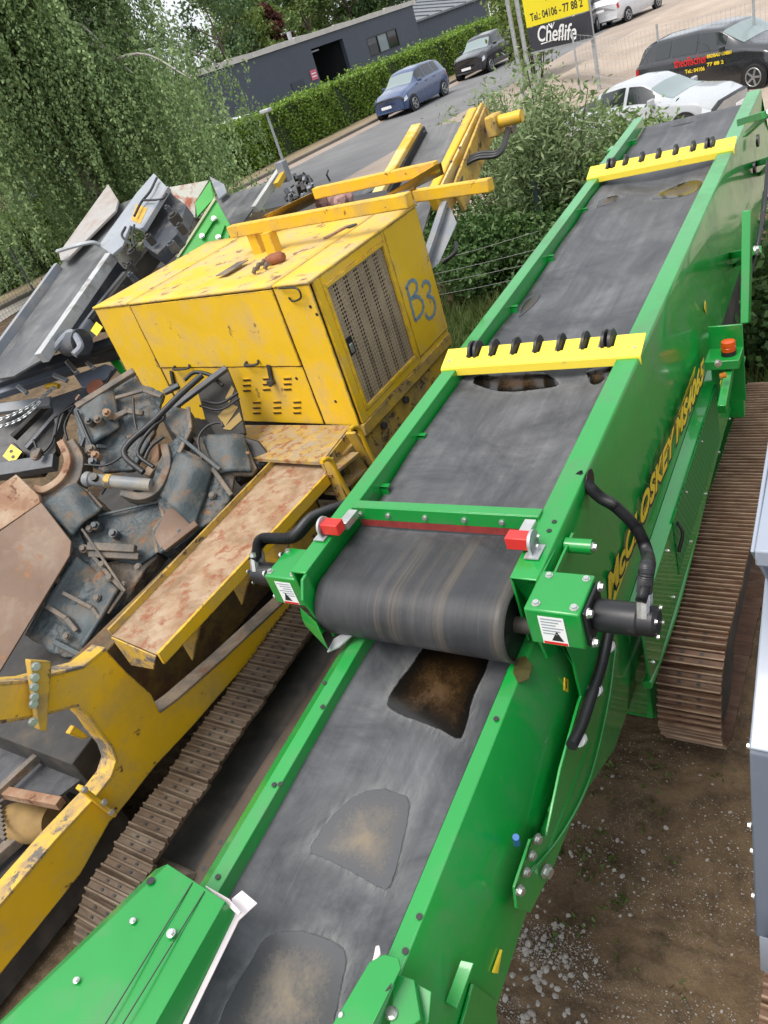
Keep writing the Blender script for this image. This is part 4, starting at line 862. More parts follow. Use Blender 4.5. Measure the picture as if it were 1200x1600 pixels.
# ---- lower conveyor
B0, B1 = .12, 2.9
def trough(u):
    a = (u+1.545)/.36; return -.062-.105*(1-min(1, abs(a))**2.2)
zlb = lambda u, v: zl(v)+trough(u)+.006*math.sin(v*5+u*3)
LL = extr('lower_flange', [(-2.035, .05), (-1.965, .0), (-1.905, .004), (-1.905, .12), (-1.915, .12), (-1.915, .014), (-1.964, .010), (-2.026, .056), (-2.026, .42), (-2.035, .42)], B0, B1, zl, GREEN)
LR = extr('lower_flange', [(-1.195, .004), (-1.13, .0), (-1.035, .20), (-1.035, .62), (-1.046, .62), (-1.046, .206), (-1.137, .012), (-1.187, .014), (-1.187, .12), (-1.195, .12)], B0, 2.75, zl, GREEN)
mb = MB(); nu, nv = 26, 80
mb.grid(lambda a, b_: (-1.925+.76*a, B0+(2.9-B0)*b_, zlb(-1.925+.76*a, B0+(2.9-B0)*b_)), nu, nv); lb = mb.build('lower_belt', BELTN, GM, M, fix=False); md = lb.modifiers.new('thick', 'SOLIDIFY'); md.thickness = .012; md.offset = -1
for u in (-1.90, -1.20):
    mb = MB(); mb.box((u-.006, .5, 0), (u+.006, 2.6, .001))
extr('skirt_rubber', [(-1.205, .02), (-1.195, .02), (-1.195, .12), (-1.205, .12)], B0, 2.75, zl, RUBBER)
K5 = .45833
puddle('puddle', px([(800, 110), (760, 180), (690, 270), (665, 330), (700, 362), (760, 385), (850, 420), (905, 450), (930, 425), (960, 310), (1005, 210), (1012, 150), (960, 125), (880, 115)], K5, 300, 950), zlb, PUDD, lift=.006)
puddle('puddle', px([(660, 616), (600, 625), (545, 650), (490, 700), (430, 775), (402, 832), (440, 850), (500, 880), (570, 915), (640, 957), (668, 963), (690, 920), (722, 800), (742, 690), (735, 645)], K5, 300, 950), zlb, PUDG, lift=.006)
puddle('puddle', px([(290, 1105), (240, 1140), (200, 1210), (150, 1290), (110, 1370), (85, 1470), (160, 1540), (330, 1570), (450, 1540), (490, 1400), (508, 1320), (527, 1230), (525, 1170), (490, 1140), (430, 1115), (360, 1100)], K5, 300, 950), zlb, PUDG, lift=.006)
# bolt holes along the flanges
for x, y in ((438, 1225), (507, 1067), (504, 1104), (428, 1226), (344, 1316), (318, 1357), (340, 1370)):
    q = M.on(x, y, (-1.93, .72, 1.703), (0, -T2, 1)); bolt(LL, q, (0, -T2, 1), 1, me=HOLE, name='bolt_hole')
for x, y in ((775, 1123), (655, 1432), (633, 1486), (769, 1018)):
    q = M.on(x, y, (-1.16, .72, 1.705), (0, -T2, 1)); bolt(LR, q, (0, -T2, 1), 1, me=HOLE, name='bolt_hole')
for x, y in ((866, 815), (858, 829)):
    q = M.on(x, y, (-1.1, 2.33, 2.202), (0, -T1, 1)); bolt(UR, q, (0, -T1, 1), 1.0, me=HOLE, name='bolt_hole')
# ---- hopper wings at the near end
HW = empty('hopper_wing', (0, 0, 0)); bpy.data.objects.remove(HW)
def P3(x, y, z): return M.z(x, y, z)
def plate3(name, pts, th, mat, par, bevel=.003, nrm=None):
    pts = [np.array(p, float) for p in pts]
    n = np.zeros(3)
    for i in range(len(pts)):
        a, b_ = pts[i], pts[(i+1) % len(pts)]; n += np.cross(a, b_)
    n /= np.linalg.norm(n); n = n if n[2] > 0 else -n
    mb = MB(); mb.prism([p-n*th for p in pts], n*th); return mb.build(name, mat, par, M, bevel)
wz = lambda x, y: None
a_ = P3(262, 1350, 1.90); b_ = P3(352, 1408, 1.86); c_ = P3(220, 1640, 1.86); d_ = P3(-40, 1640, 1.97)
wing = plate3('hopper_wing', [a_, b_, c_, d_], .006, GREEN, GM, .002)
e_ = P3(375, 1436, 1.745); f_ = P3(288, 1612, 1.80)
b2_ = P3(352, 1408, 1.86)
plate3('wing_fold', [b2_, e_, P3(273, 1640, 1.74), c_], .006, GREEN, wing, .001)
g_ = P3(243, 1358, 1.875); h_ = P3(-66, 1660, 1.935)
plate3('wing_fold', [a_+[0, 0, .001], d_+[0, 0, .001], h_, g_], .006, GREEN, wing, .001)
# welded strip seams and bolts on the wing
nw = np.cross(b_-a_, d_-a_); nw /= np.linalg.norm(nw); nw = nw if nw[2] > 0 else -nw
def onw(x, y, lift=.001): return M.on(x, y, a_, nw)+nw*lift
for (x0, y0, x1, y1) in ((301, 1379, 164, 1602), (320, 1393, 191, 1602)):
    mb = MB(); p, q = onw(x0, y0), onw(x1, y1); mb.bar(p, q, .0035, .002, nw); mb.build('seam', INK, wing, M)
for x, y, s_ in ((208, 1440, .65), (268, 1460, .95), (120, 1533, .65), (232, 1377, .8)):
    bolt(wing, onw(x, y, .003), nw, s_) if (x, y) != (232, 1377) else bolt(wing, onw(x+4, y+1, .006), nw, 1.3, me=HOLE, name='bolt_hole')
mb = MB(); p0, p1, p2, p3 = P3(318, 1384, 1.83), P3(373, 1394, 1.775), P3(402, 1412, 1.76), P3(276, 1640, 1.76)
plate3('liner_strip', [P3(362, 1404, 1.79), P3(378, 1391, 1.79), P3(402, 1411, 1.77), P3(373, 1438, 1.77), P3(275, 1640, 1.76), P3(266, 1640, 1.765), P3(366, 1432, 1.78)], .008, WHITEP, GM, .001)
plate3('liner_strip', [P3(320, 1384, 1.845), P3(357, 1405, 1.838), P3(376, 1425, 1.82), P3(372, 1430, 1.81), P3(350, 1411, 1.83)], .006, WHITEP, GM, .001)
# right wing with its holding brackets
r0 = [P3(577, 1503, 1.80), P3(600, 1491, 1.81), P3(622, 1496, 1.825), P3(626, 1513, 1.825), P3(570, 1625, 1.80), P3(505, 1625, 1.78)]
rw = plate3('hopper_wing', r0, .006, GREEN, GM, .002)
nr = np.cross(r0[1]-r0[0], r0[4]-r0[0]); nr /= np.linalg.norm(nr); nr = nr if nr[2] > 0 else -nr
bolt(rw, M.on(605, 1540, r0[0], nr)+nr*.001, nr, 1.5, me=HOLE, name='bolt_hole'); bolt(rw, M.on(535, 1588, r0[0], nr)+nr*.001, nr, .7)
plate3('liner_strip', [P3(583, 1497, 1.76), P3(587, 1478, 1.76), P3(592, 1477, 1.765), P3(594, 1490, 1.765), P3(574, 1520, 1.76)], .006, WHITEP, GM, .001)
mb = MB(); q0 = P3(636, 1560, 1.70); mb.prism([P3(622, 1528, 1.74), P3(652, 1538, 1.72), P3(662, 1600, 1.70), P3(610, 1640, 1.70)], (0, 0, .03)); hb = mb.build('wing_bracket', GREEN, GM, M, .003); bolt(hb, P3(612, 1584, 1.745), (0, 0, 1), 1.2)
mb = MB(); mb.prism([P3(650, 1538, 1.70), P3(676, 1552, 1.70), P3(672, 1600, 1.66), P3(640, 1640, 1.66)], (0, 0, .012)); mb.build('wing_bracket', GREEN, GM, M, .003)
mb = MB(); mb.prism([P3(722, 1504, 1.55), P3(743, 1509, 1.55), P3(716, 1580, 1.5), P3(698, 1570, 1.5)], (0, 0, .02)); mb.build('side_step', GREEN, GM, M, .003)
mb = MB(); mb.prism([M.x(735, 1535, -1.03), M.x(770, 1560, -1.03), M.x(778, 1660, -1.03), M.x(700, 1660, -1.03)], (.012, 0, 0)); mb.build('side_gusset', GREEN, GM, M, .003)
mb = MB(); mb.prism([M.x(781, 1483, -1.03), M.x(774, 1519, -1.03), M.x(768, 1519, -1.03)], (.01, 0, 0)); mb.build('warning_decal', YINK, GM, M)
# ---- lower side of the body, ledge, mesh panel, tube
def U(x, y, u): return M.x(x, y, u)
extr('side_ledge', [(-.972, .80), (-.905, .86), (-.905, .90), (-.972, .90)], 2.62, 5.2, zf, GREEN)
mb = MB()
lo = lambda v: 1.02
mb.prism([(-.905, 2.62, zf(2.62)-.88), (-.905, 5.2, zf(5.2)-.88), (-.905, 5.2, 1.04), (-.905, 3.8, .92), (-.905, 2.8, .90), (-.905, 2.62, .95)], (-.012, 0, 0)); sp = mb.build('side_panel', GREEN, GM, M, .003)
mb = MB(); mb.prism([(-.985, 2.05, zf(2.05)-.78), (-.985, 2.64, zf(2.64)-.78), (-.985, 2.64, .88), (-.985, 2.2, .90), (-.985, 1.7, 1.15), (-.985, 1.5, 1.4)], (-.012, 0, 0)); mb.build('side_panel', GREEN, GM, M, .003)
# expanded mesh let into the panel
T = NT('expanded_mesh'); wv = T.n('ShaderNodeTexBrick'); wv.inputs['Scale'].default_value = 1; wv.inputs['Mortar Size'].default_value = .012; wv.inputs['Brick Width'].default_value = .052; wv.inputs['Row Height'].default_value = .036
sx_ = T.n('ShaderNodeSeparateXYZ'); T.l(T.tc.outputs['Object'], sx_.inputs[0]); cx_ = T.n('ShaderNodeCombineXYZ'); T.l(sx_.outputs[1], cx_.inputs[0]); T.l(sx_.outputs[2], cx_.inputs[1]); T.l(cx_.outputs[0], wv.inputs['Vector'])
MESHM = T.done(T.bsdf(T.mix(wv.outputs['Fac'], (.004, .03, .008), (.006, .20, .04)), .4))
mb = MB(); mb.prism([(-.904, 3.35, 1.42), (-.904, 4.75, 1.50), (-.904, 4.75, 1.08), (-.904, 3.35, 1.04)], (.004, 0, 0)); mb.build('mesh_grille', MESHM, sp, M)
hose('handle', [(-.895, 3.42, 1.36), (-.87, 3.40, 1.3), (-.89, 3.36, 1.2)], .010, sp)
mb = MB(); mb.tube(spline([M.x(*q_, -.93) for q_ in ((1012, 1070), (1024, 1038), (1054, 950), (1080, 850), (1112, 720), (1136, 641), (1160, 560))], 6), .026, 12); mb.build('guard_tube', GREEN, GM, M)
for q in (2.7, 3.2, 3.7, 4.2, 4.7, 5.15):
    bolt(sp, (-.905, q, zf(q)-.92), (1, 0, 0), .7); bolt(sp, (-.905, q, 1.0), (1, 0, 0), .7)
# front leg / chassis box
mb = MB(); mb.prism([M.x(*q_, -.985) for q_ in ((985, 985), (1014, 990), (1012, 1118), (980, 1112))], (-.12, 0, 0)); mb.build('chassis_leg', GREEN, GM, M, .008)
mb = MB(); mb.box((-1.9, 2.85, .35), (-1.0, 3.05, .7)); mb.build('cross_member', GREEN, GM, M, .008)
mb = MB(); mb.box((-1.15, 2.9, .30), (-1.0, 6.4, .95)); mb.build('chassis_beam', GREEN, GM, M, .008)
# lower truss tube and the bolted end plate
mb = MB(); mb.tube(spline([U(962, 1012, -.965), U(950, 1100, -.965), U(922, 1215, -.965), U(880, 1300, -.965), U(826, 1368, -.965)], 6), .006, 8)
o_ = mb
pl = [(960, 985), (963, 1015), (952, 1095), (925, 1210), (893, 1270), (862, 1350), (824, 1425), (803, 1418), (800, 1385), (825, 1310), (850, 1305), (872, 1200), (900, 1100), (935, 1000)]
mb = MB(); mb.prism([U(x, y, -.985) for x, y in pl], (.012, 0, 0)); sw = mb.build('truss_plate', GREEN, GM, M, .003)
o_.build('truss_edge', GREEN, sw, M)
mb = MB(); mb.tube([U(912, 1160, -1.0), U(845, 1330, -1.0)], .032, 12); mb.build('truss_tube', GREEN, GM, M)
mb = MB(); P_ = [U(836, 1298, -.93), U(832, 1300, -.93), U(802, 1385, -.93), U(806, 1388, -.93)]; mb.prism([U(838, 1296, -1.03), U(838, 1296, -.955), U(804, 1388, -.955), U(804, 1388, -1.03)], (0, .012, 0)); ep = mb.build('end_plate', GREEN, GM, M, .002)
for x, y, s_ in ((838, 1310, 1.3), (830, 1336, 1.2), (821, 1362, 1.2), (811, 1390, 1.3), (852, 1360, 1.8)): bolt(sw, U(x, y, -.96), (1, -.3, 0), s_)
mb = MB(); mb.tube([U(808, 1318, -1.0), U(806, 1308, -.98)], .012, 10); mb.build('valve', surf('blue_plastic', (.03, .12, .35), .4), GM, M)
# lettering along the flank
p = M.x(962, 935, -.965); q = M.x(1093, 558, -.965)
zb = lambda v: zf(v)-.560
v0 = 2.42; v1 = 4.47
def gtext(s, org, ex, ey, size, mat, **k): return text(GM, s, M.rot @ Vector(org), M.rot @ Vector(ex), M.rot @ Vector(ey), size, mat, **k)
gtext('McCLOSKEY MS4065', (-.9712, v0-.012, zb(v0)-.012), (0, 1, T1), (0, 0, 1), .195, INK, shear=.3, bold=.014, width=v1-v0+.03, extrude=.0004, name='lettering_outline')
gtext('McCLOSKEY MS4065', (-.9702, v0, zb(v0)), (0, 1, T1), (0, 0, 1), .18, YINK, shear=.3, bold=.006, width=v1-v0, extrude=.0006)
mb = MB(); mb.prism([(-.9715, v0+.05, zb(v0+.05)-.055), (-.9715, v1, zb(v1)-.055), (-.9715, v1+.05, zb(v1)-.022), (-.9715, v0+.1, zb(v0+.1)-.022)], (.002, 0, 0)); mb.build('stripe', YINK, GM, M)
for x, y in ((884, 1070), (1102, 480)):
    c = U(x, y, -1.034 if y > 600 else -.97); mb = MB(); mb.prism([c+[0, -.03, 0], c+[0, 0, .045], c+[0, .03, 0], c+[0, 0, -.045]], (.003, 0, 0)); o = mb.build('warning_decal', YINK, GM, M)
    m_ = MB(); m_.bar(c+[.004, -.008, -.012], c+[.004, .006, .018], .006, .002, (1, 0, 0)); m_.build('decal_mark', INK, o, M)
# bare plate patches where the head bolts to the lower conveyor
CHN = np.array([.2, 0, .095]); CHN /= np.linalg.norm(CHN); CHP = np.array([-1.13, 1.5, zl(1.5)])
mb = MB(); mb.prism([M.on(x, y, CHP, CHN)+CHN*.001 for x, y in ((852, 1008), (887, 1012), (868, 1060), (838, 1040))], CHN*.006); mb.build('bare_plate', GALV, GM, M)
mb = MB(); q0 = [M.on(x, y, (-1.16, .72, 1.704), (0, -T2, 1)) for x, y in ((806, 1030), (822, 1026), (832, 1042), (826, 1062), (810, 1068), (802, 1052))]; mb.prism(q0, (0, 0, .004)); mb.build('rust_patch', surf('wet_rust', (.05, .045, .012), .4, .3, 20), GM, M)
mb = MB(); mb.prism([M.z(548, 985, 1.86), M.z(555, 990, 1.86), M.z(530, 1012, 1.82), M.z(512, 1020, 1.80), M.z(522, 1000, 1.82)], (0, 0, .008)); mb.build('bare_plate', GALV, GM, M)
mb = MB(); mb.prism([M.z(474, 960, 1.9), M.z(500, 985, 1.9), M.z(515, 1018, 1.82), M.z(477, 978, 1.85)], (0, 0, .05)); mb.build('corner_bracket', GREEN, GM, M, .004)
# ---- drive motors
def motor(sg, u0, zc, v0, wd_):
    mb = MB(); u1 = u0+sg*.30
    pr = [(u0, v0, zc-.085), (u0, v0, zc+.085), (u0, v0+.21, zc+.09), (u0, v0+.21, zc-.10)]
    mb.prism(pr, (sg*wd_, 0, 0)); g = mb.build('gearbox_guard', GREEN, GM, M, .008)
    mb = MB(); mb.prism([(u0+sg*.05, v0-.0015, zc-.075), (u0+sg*.145, v0-.0015, zc-.075), (u0+sg*.145, v0-.0015, zc+.06), (u0+sg*.05, v0-.0015, zc+.06)], (0, -.001, 0)); lab = mb.build('warning_label', WHITE, g, M)
    for k in range(6):
        m_ = MB(); zz = zc+.048-.014*k; m_.box((u0+sg*.058, v0-.0032, zz-.0028), (u0+sg*(.137-.013*(k % 3)), v0-.0022, zz+.0032)); m_.build('print_line', flat('faded_print', (.3, .33, .36), .6) if 'faded_print' not in MATS else MATS['faded_print'], lab, M)
    m_ = MB(); m_.box((u0+sg*.053, v0-.0032, zc-.074), (u0+sg*.142, v0-.0022, zc-.062)); m_.build('print_band', REDINK, lab, M)
    m_ = MB(); m_.prism([(u0+sg*.085, v0-.0032, zc-.055), (u0+sg*.13, v0-.0032, zc-.055), (u0+sg*.11, v0-.0032, zc-.0056)], (0, .001, 0)); m_.build('print_symbol', INK, lab, M)
    ua = u0+sg*wd_; vc = v0+.105
    mb = MB(); mb.box((ua, vc-.085, zc-.085), (ua+sg*.016, vc+.085, zc+.075)); fl = mb.build('motor_flange', BLACK, g, M, .006)
    for a, b_ in ((-1, -1), (1, -1), (-1, 1), (1, 1)): bolt(fl, (ua+sg*.018, vc+a*.07, zc-.005+b_*.07), (sg, 0, 0), 1.2)
    ln = .22 if sg > 0 else .17
    mb = MB(); mb.tube([(ua+sg*.018, vc, zc-.005), (ua+sg*.03, vc, zc-.005), (ua+sg*ln*.75, vc, zc-.005), (ua+sg*ln*.78, vc, zc-.005), (ua+sg*ln, vc, zc-.005), (ua+sg*(ln+.015), vc, zc-.005)], .07, 18, rs=[.055, .060, .060, .054, .054, .042]); mo = mb.build('hydraulic_motor', BLACK, g, M)
    for a in range(4):
        an = math.pi/4+a*math.pi/2; bolt(mo, (ua+sg*(ln+.012), vc+.05*math.cos(an), zc-.005+.05*math.sin(an)), (sg, 0, 0), .6)
    for k in (0, 1):
        m_ = MB(); b0 = np.array([ua+sg*(ln*.86), vc+.03-.05*k, zc+.03]); m_.tube([b0, b0+[0, .02, .05], b0+[0, .03, .085]], .020, 8, rs=[.022, .022, .017]); m_.build('hose_fitting', ZINC, mo, M)
    for k in (.04, .18): bolt(g, (u0+sg*k, v0+.03, zc+.085), (0, 0, 1), 1.0); bolt(g, (u0+sg*k, v0+.18, zc+.089), (0, 0, 1), .9)
    return (ua+sg*(ln*.86), vc, zc+.08)
e1 = motor(1, -1.03, 2.115, 1.78, .205); e2 = motor(-1, -2.175, 2.035, 1.86, .20)
ent = M.x(921, 752, -1.03)
for k in (0, 1):
    d = np.array([0, .022*k, -.03*k])
    hose('motor_hose', [np.array(e1)+[0, .03-.05*k, .02], np.array(e1)+[.01, .06, .10]+d, M.x(1012, 868, -.76)+d, M.x(996, 828, -.83)+d, M.x(962, 792, -.92)+d, M.x(934, 774, -.98)+d, ent+[-.05, .02, .02]], .027 if k == 0 else .02, GM, ribs=True)
mb = MB(); q = ent; mb.tube([q+[0.002, 0, 0], q+[.004, 0, 0]], .055, 16); mb.build('hose_port', BLACK, GM, M)
ea = np.array(e2)
for k in (0, 1):
    d = np.array([-.02*k, .03*k, -.035*k])
    hose('motor_hose', [ea+[0, .02-.03*k, .0], ea+[.02, .08, .07]+d, M.z(455, 838, 2.16)+d, M.z(490, 806, 2.14)+d, M.z(545, 785, 2.05)+d, M.z(580, 760, 1.9)+d], .026, GM, ribs=True)
# loop of hose under the flank
hp = [U(x, y, -.945) for x, y in ((952, 985), (940, 1040), (925, 1085), (910, 1130), (893, 1165))]
hl = hose('flank_hose', hp, .024, GM)
for x, y in ((950, 1010), (930, 1078), (905, 1155)):
    c = U(x, y, -.945); mb = MB(); mb.tube([c+[0, -.014, .01], c+[0, .014, -.01]], .029, 10); mb.build('hose_clip', WHITE, hl, M)
hose('flank_hose', [U(x, y, -1.02) for x, y in ((965, 975), (958, 1030), (930, 1100), (905, 1150))], .018, GM)
# latch bracket behind the right gearbox
mb = MB(); mb.prism([M.x(892, 832, -1.02), M.x(898, 832, -1.02), M.x(872, 892, -1.02), M.x(862, 898, -1.02)], (.012, 0, 0)); mb.build('latch_plate', GREEN, GM, M, .003)
mb = MB(); c = M.x(903, 853, -.98); mb.tube([c+[-.05, 0, 0], c+[.06, 0, 0]], .032, 12); o = mb.build('latch_pin', GREEN, GM, M); bolt(o, c+[.06, 0, -.0], (1, 0, 0), 1.2)
# ---- beacon post and things along the far flank
bp = empty('b', (0, 0, 0)); bpy.data.objects.remove(bp)
def UU(x, y, u=-.86): return M.x(x, y, u)
c = UU(1138, 540, -.80)
mb = MB(); mb.box((c[0]-.13, c[1]-.09, c[2]-.12), (c[0]+.07, c[1]+.10, c[2]-.06)); mb.build('beacon_bracket', GREEN, GM, M, .004)
mb = MB(); mb.box((c[0]-.13, c[1]+.10, c[2]-.45), (c[0]+.07, c[1]+.115, c[2]+.09)); mb.build('beacon_bracket', GREEN, GM, M, .004)
mb = MB(); mb.tube([c+[0, 0, -.06], c+[0, 0, -.03], c+[0, 0, -.03]], .045, 16); bb = mb.build('beacon_base', BLACK, GM, M)
mb = MB(); mb.tube([c+[0, 0, -.03], c+[0, 0, -.005], c+[0, 0, .0], c+[0, 0, .004], c+[0, 0, .03], c+[0, 0, .034]], .05, 20, rs=[.043, .043, .037, .043, .040, .02]); mb.build('beacon_lens', AMBER, bb, M)
mb = MB(); mb.box((-.97, 5.25, .95), (-.82, 5.33, 1.62)); mb.build('side_post', GREEN, GM, M, .005)
mb = MB(); mb.bar(UU(1165, 505, -.72), UU(1168, 330, -.72), .05, .10); mb.build('outrigger_beam', GREEN, GM, M, .005)
mb = MB(); mb.bar(UU(1128, 640, -.80), UU(1150, 520, -.80), .05, .07); mb.build('outrigger_beam', GREEN, GM, M, .005)
for (x0, y0, x1, y1) in ((1145, 398, 1180, 392), (1160, 190, 1200, 178), (1185, 255, 1215, 246)):
    p, q = UU(x0, y0, -.97), UU(x1, y1, -.72); mb = MB(); mb.bar(p, q, .08, .05); mb.bar(p+[0, .1, -.12], q, .04, .03); mb.build('outrigger_arm', GREEN, GM, M, .004)
    bolt(GM, q, (1, 0, .3), 2)
for (x0, y0, x1, y1) in ((1195, 300, 1172, 430), (1200, 250, 1180, 400)):
    hose('flank_hose', [UU(x0, y0, -.74), UU((x0+x1)/2+4, (y0+y1)/2, -.72), UU(x1, y1, -.76)], .014, GM)
for x, y in ((1177, 262), (1182, 220)):
    c = UU(x, y, -.98); mb = MB(); mb.tube([c, c+[.02, 0, 0]], .05, 14); mb.build('hose_port', BLACK, GM, M)
for x, y in ((1120, 568), (1124, 632), (1128, 590)): bolt(GM, UU(x, y, -.83), (1, -.3, .2), 1.6)
c = UU(1126, 588, -.82); mb = MB(); mb.tube([c, c+[.03, 0, .01]], .018, 10); mb.build('isolator_switch', surf('orange_plastic', (.6, .2, .02), .4), GM, M)
c = UU(1126, 603, -.83); mb = MB(); mb.prism([c+[0, -.02, .03], c+[0, .02, .03], c+[0, .01, -.09], c+[0, -.01, -.09]], (.003, 0, 0)); mb.build('warning_decal', YINK, GM, M)
mb = MB(); mb.box((-2.18, 7.9, zf(8)-.25), (-2.34, 8.05, zf(8)-.1)); mb.build('tail_bearing', GREEN, GM, M, .01)
# ---- the crawler track on the right of the machine (and its twin hidden behind)
def shoe_mesh(wd, pitch, nm, mat, th=.020, gr=.026):
    """one track plate: flat plate with three grouser bars and a hooked front edge, in x = width, y = along, z = outward"""
    p = pitch; prof = [(-p*.5, 0), (-p*.5, th*.5), (-p*.46, th), (-p*.43, th+gr*1.0), (-p*.36, th+gr), (-p*.30, th), (-p*.06, th), (-p*.02, th+gr*.8), (p*.05, th+gr*.8), (p*.10, th), (p*.30, th), (p*.34, th+gr*.75), (p*.41, th+gr*.75), (p*.46, th*.8), (p*.52, th*.4), (p*.52, 0)]
    mb = MB(); mb.prism([(-wd/2, a, b_) for a, b_ in prof], (wd, 0, 0)); me = bpy.data.meshes.new('shoe'); me.from_pydata(mb.v, [], mb.f)
    bm = bmesh.new(); bm.from_mesh(me); bmesh.ops.recalc_face_normals(bm, faces=bm.faces); bm.to_mesh(me); bm.free(); me.materials.append(mat); return me
mb = MB(); mb.box((-.010, -.007, 0), (.010, .007, .003)); SLOT = bpy.data.meshes.new('shoe_slot'); SLOT.from_pydata(mb.v, [], mb.f); SLOT.materials.append(INK)
def track(parent, uc, v0, v1, r, wd, pitch, mat, gr=.026, slots=True, ztop=None, drop=0, only=None, tw=.0, jit=.004):
    """stadium path of shoes round two wheels of radius r"""
    me = shoe_mesh(wd, pitch, 'shoe', mat, gr=gr); Ls = v1-v0; per = 2*Ls+2*math.pi*r; n = int(per/pitch); pt = per/n
    for i in range(n):
        s = (i+.5)*pt
        if s < Ls: v, z, a = v0+s, 2*r, 0
        elif s < Ls+math.pi*r: q = (s-Ls)/r; v, z, a = v1+r*math.sin(q), r+r*math.cos(q), -q
        elif s < 2*Ls+math.pi*r: v, z, a = v1-(s-Ls-math.pi*r), 0, math.pi
        else: q = (s-2*Ls-math.pi*r)/r; v, z, a = v0-r*math.sin(q), r-r*math.cos(q), math.pi-q
        if only and not only(v, z): continue
        lift = .03+ (0 if z < r else 0)
        mw = M.rot @ Matrix.Translation((uc+tw*(v-v0)+rng.normal()*jit*.5, v, z+lift)) @ Matrix.Rotation(a+rng.normal()*.01, 4, 'X') @ Matrix.Rotation(rng.normal()*.006, 4, 'Z')
        o = link('shoe', me, parent, mw)
        if slots and (z > r or v < v0):
            for sx in (-.05, .05):
                for sy in (-.18, .20): link('bolt_slot', SLOT, o, mw @ Matrix.Translation((sx*wd/.33, sy*pitch, .022)))
TRK = empty('t', (0, 0, 0)); bpy.data.objects.remove(TRK)
cr_ = bpy.data.objects.new('crawler_track', None); COL.objects.link(cr_); cr_.parent = GM
cr_.matrix_local = ROOTM[GM.name].inverted() @ (M.rot @ Matrix.Translation((-.75, 4.5, .4))); ROOTM[cr_.name] = M.rot @ Matrix.Translation((-.75, 4.5, .4))
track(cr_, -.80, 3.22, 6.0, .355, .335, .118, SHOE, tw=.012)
mb = MB(); mb.box((-.86, 3.25, .2), (-.70, 6.0, .50)); mb.build('track_frame', DARK, cr_, M, .01)
for vv in (3.27, 6.0):
    mb = MB(); mb.tube([(-.82, vv, .385), (-.68, vv, .385)], .29, 26); mb.build('track_wheel', DARK, cr_, M)
mb = MB()
for k in range(14): mb.box((-.60, 3.15+k*.21, .02), (-.50, 3.31+k*.21, .06))
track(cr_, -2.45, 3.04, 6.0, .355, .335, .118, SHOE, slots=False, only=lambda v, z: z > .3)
# underside between the tracks
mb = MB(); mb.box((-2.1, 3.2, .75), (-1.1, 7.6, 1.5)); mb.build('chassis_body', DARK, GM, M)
mb = MB(); mb.box((-1.95, 1.2, 1.25), (-1.15, 3.0, 1.35)); mb.build('lower_frame', GREEN, GM, M, .006)
for u in (-1.9, -1.12):
    mb = MB(); mb.box((u-.04, 7.5, 1.1), (u+.04, 8.3, 2.2)); mb.build('tail_support', GREEN, GM, M, .006)
# ================================================================== OLD YELLOW CRUSHER
YM = empty('tracked_crusher', (-4.3, 3.2, 0), M, label='worn yellow tracked crusher with an engine canopy left of the green conveyor', cat='crusher')
def pick(pts, s=1, ox=0, oy=0): return [(ox+x*s, oy+y*s) for x, y in pts]
FLc = np.array([-5.92, 4.28]); FRc = np.array([-3.29, 4.04]); BK = np.array([.01, 1.64])
def Cn(a, b_, z): p = FLc+(FRc-FLc)*a+BK*b_; return np.array([p[0], p[1], z])
fn = np.array([-(FRc-FLc)[1], (FRc-FLc)[0], 0]); fn = -fn/np.linalg.norm(fn)      # front normal toward the camera
def fr_(x, y): return M.on(x, y, (*FRc, 2), fn)
rn = np.array([1., 0, 0])
def rt_(x, y): return M.on(x, y, (*FRc, 2), rn)
ZT, ZB = 2.8, 1.66
def panel(name, pts, th, nrm, mat, par=YM, bevel=.004, off=0.0):
    nrm = np.array(nrm, float); mb = MB(); mb.prism([np.array(p)+nrm*off for p in pts], nrm*th); return mb.build(name, mat, par, M, bevel)
mb = MB(); mb.hexa([Cn(.004, .006, ZB), Cn(.996, .006, ZB), Cn(.996, .99, ZB), Cn(.004, .99, ZB)], [Cn(.004, .006, ZT-.07), Cn(.996, .006, ZT-.07), Cn(.996, .99, ZT-.07), Cn(.004, .99, ZT-.07)])
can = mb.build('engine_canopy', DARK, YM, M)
# roof sheets with dents
def roof_sheet(a0, a1, b0, b1, dent):
    mb = MB()
    def f(i, j):
        p = Cn(a0+(a1-a0)*i, b0+(b1-b0)*j, ZT); k = math.sin(i*math.pi)*math.sin(j*math.pi)
        p[2] += -dent*k+.008*math.sin(i*5+j*7)*k; return p
    mb.grid(f, 16, 12); o = mb.build('roof_sheet', YELR, can, M, fix=False); s_ = o.modifiers.new('t', 'SOLIDIFY'); s_.thickness = .02; s_.offset = -1; return o
for a0, a1, dn in ((-.004, .198, .008), (.206, .862, .02), (.870, 1.006, .008)): roof_sheet(a0, a1, -.012, 1.0, dn)
panel('side_panel', [Cn(0, 0, ZB), Cn(.200, 0, ZB), Cn(.200, 0, ZT-.025), Cn(0, 0, ZT-.025)], .014, fn, YELC, can)
dr = panel('side_door', [Cn(.207, 0, 2.19), Cn(.862, 0, 2.17), Cn(.862, 0, ZT-.03), Cn(.207, 0, ZT-.03)], .018, fn, YELC, can)
panel('side_panel', [Cn(.207, 0, ZB), Cn(.862, 0, ZB), Cn(.862, 0, 2.16), Cn(.207, 0, 2.18)], .012, fn, YELC, can)
panel('side_panel', [Cn(.869, 0, ZB), Cn(1.0, 0, ZB), Cn(1.0, 0, ZT-.025), Cn(.869, 0, ZT-.025)], .014, fn, YELC, can)
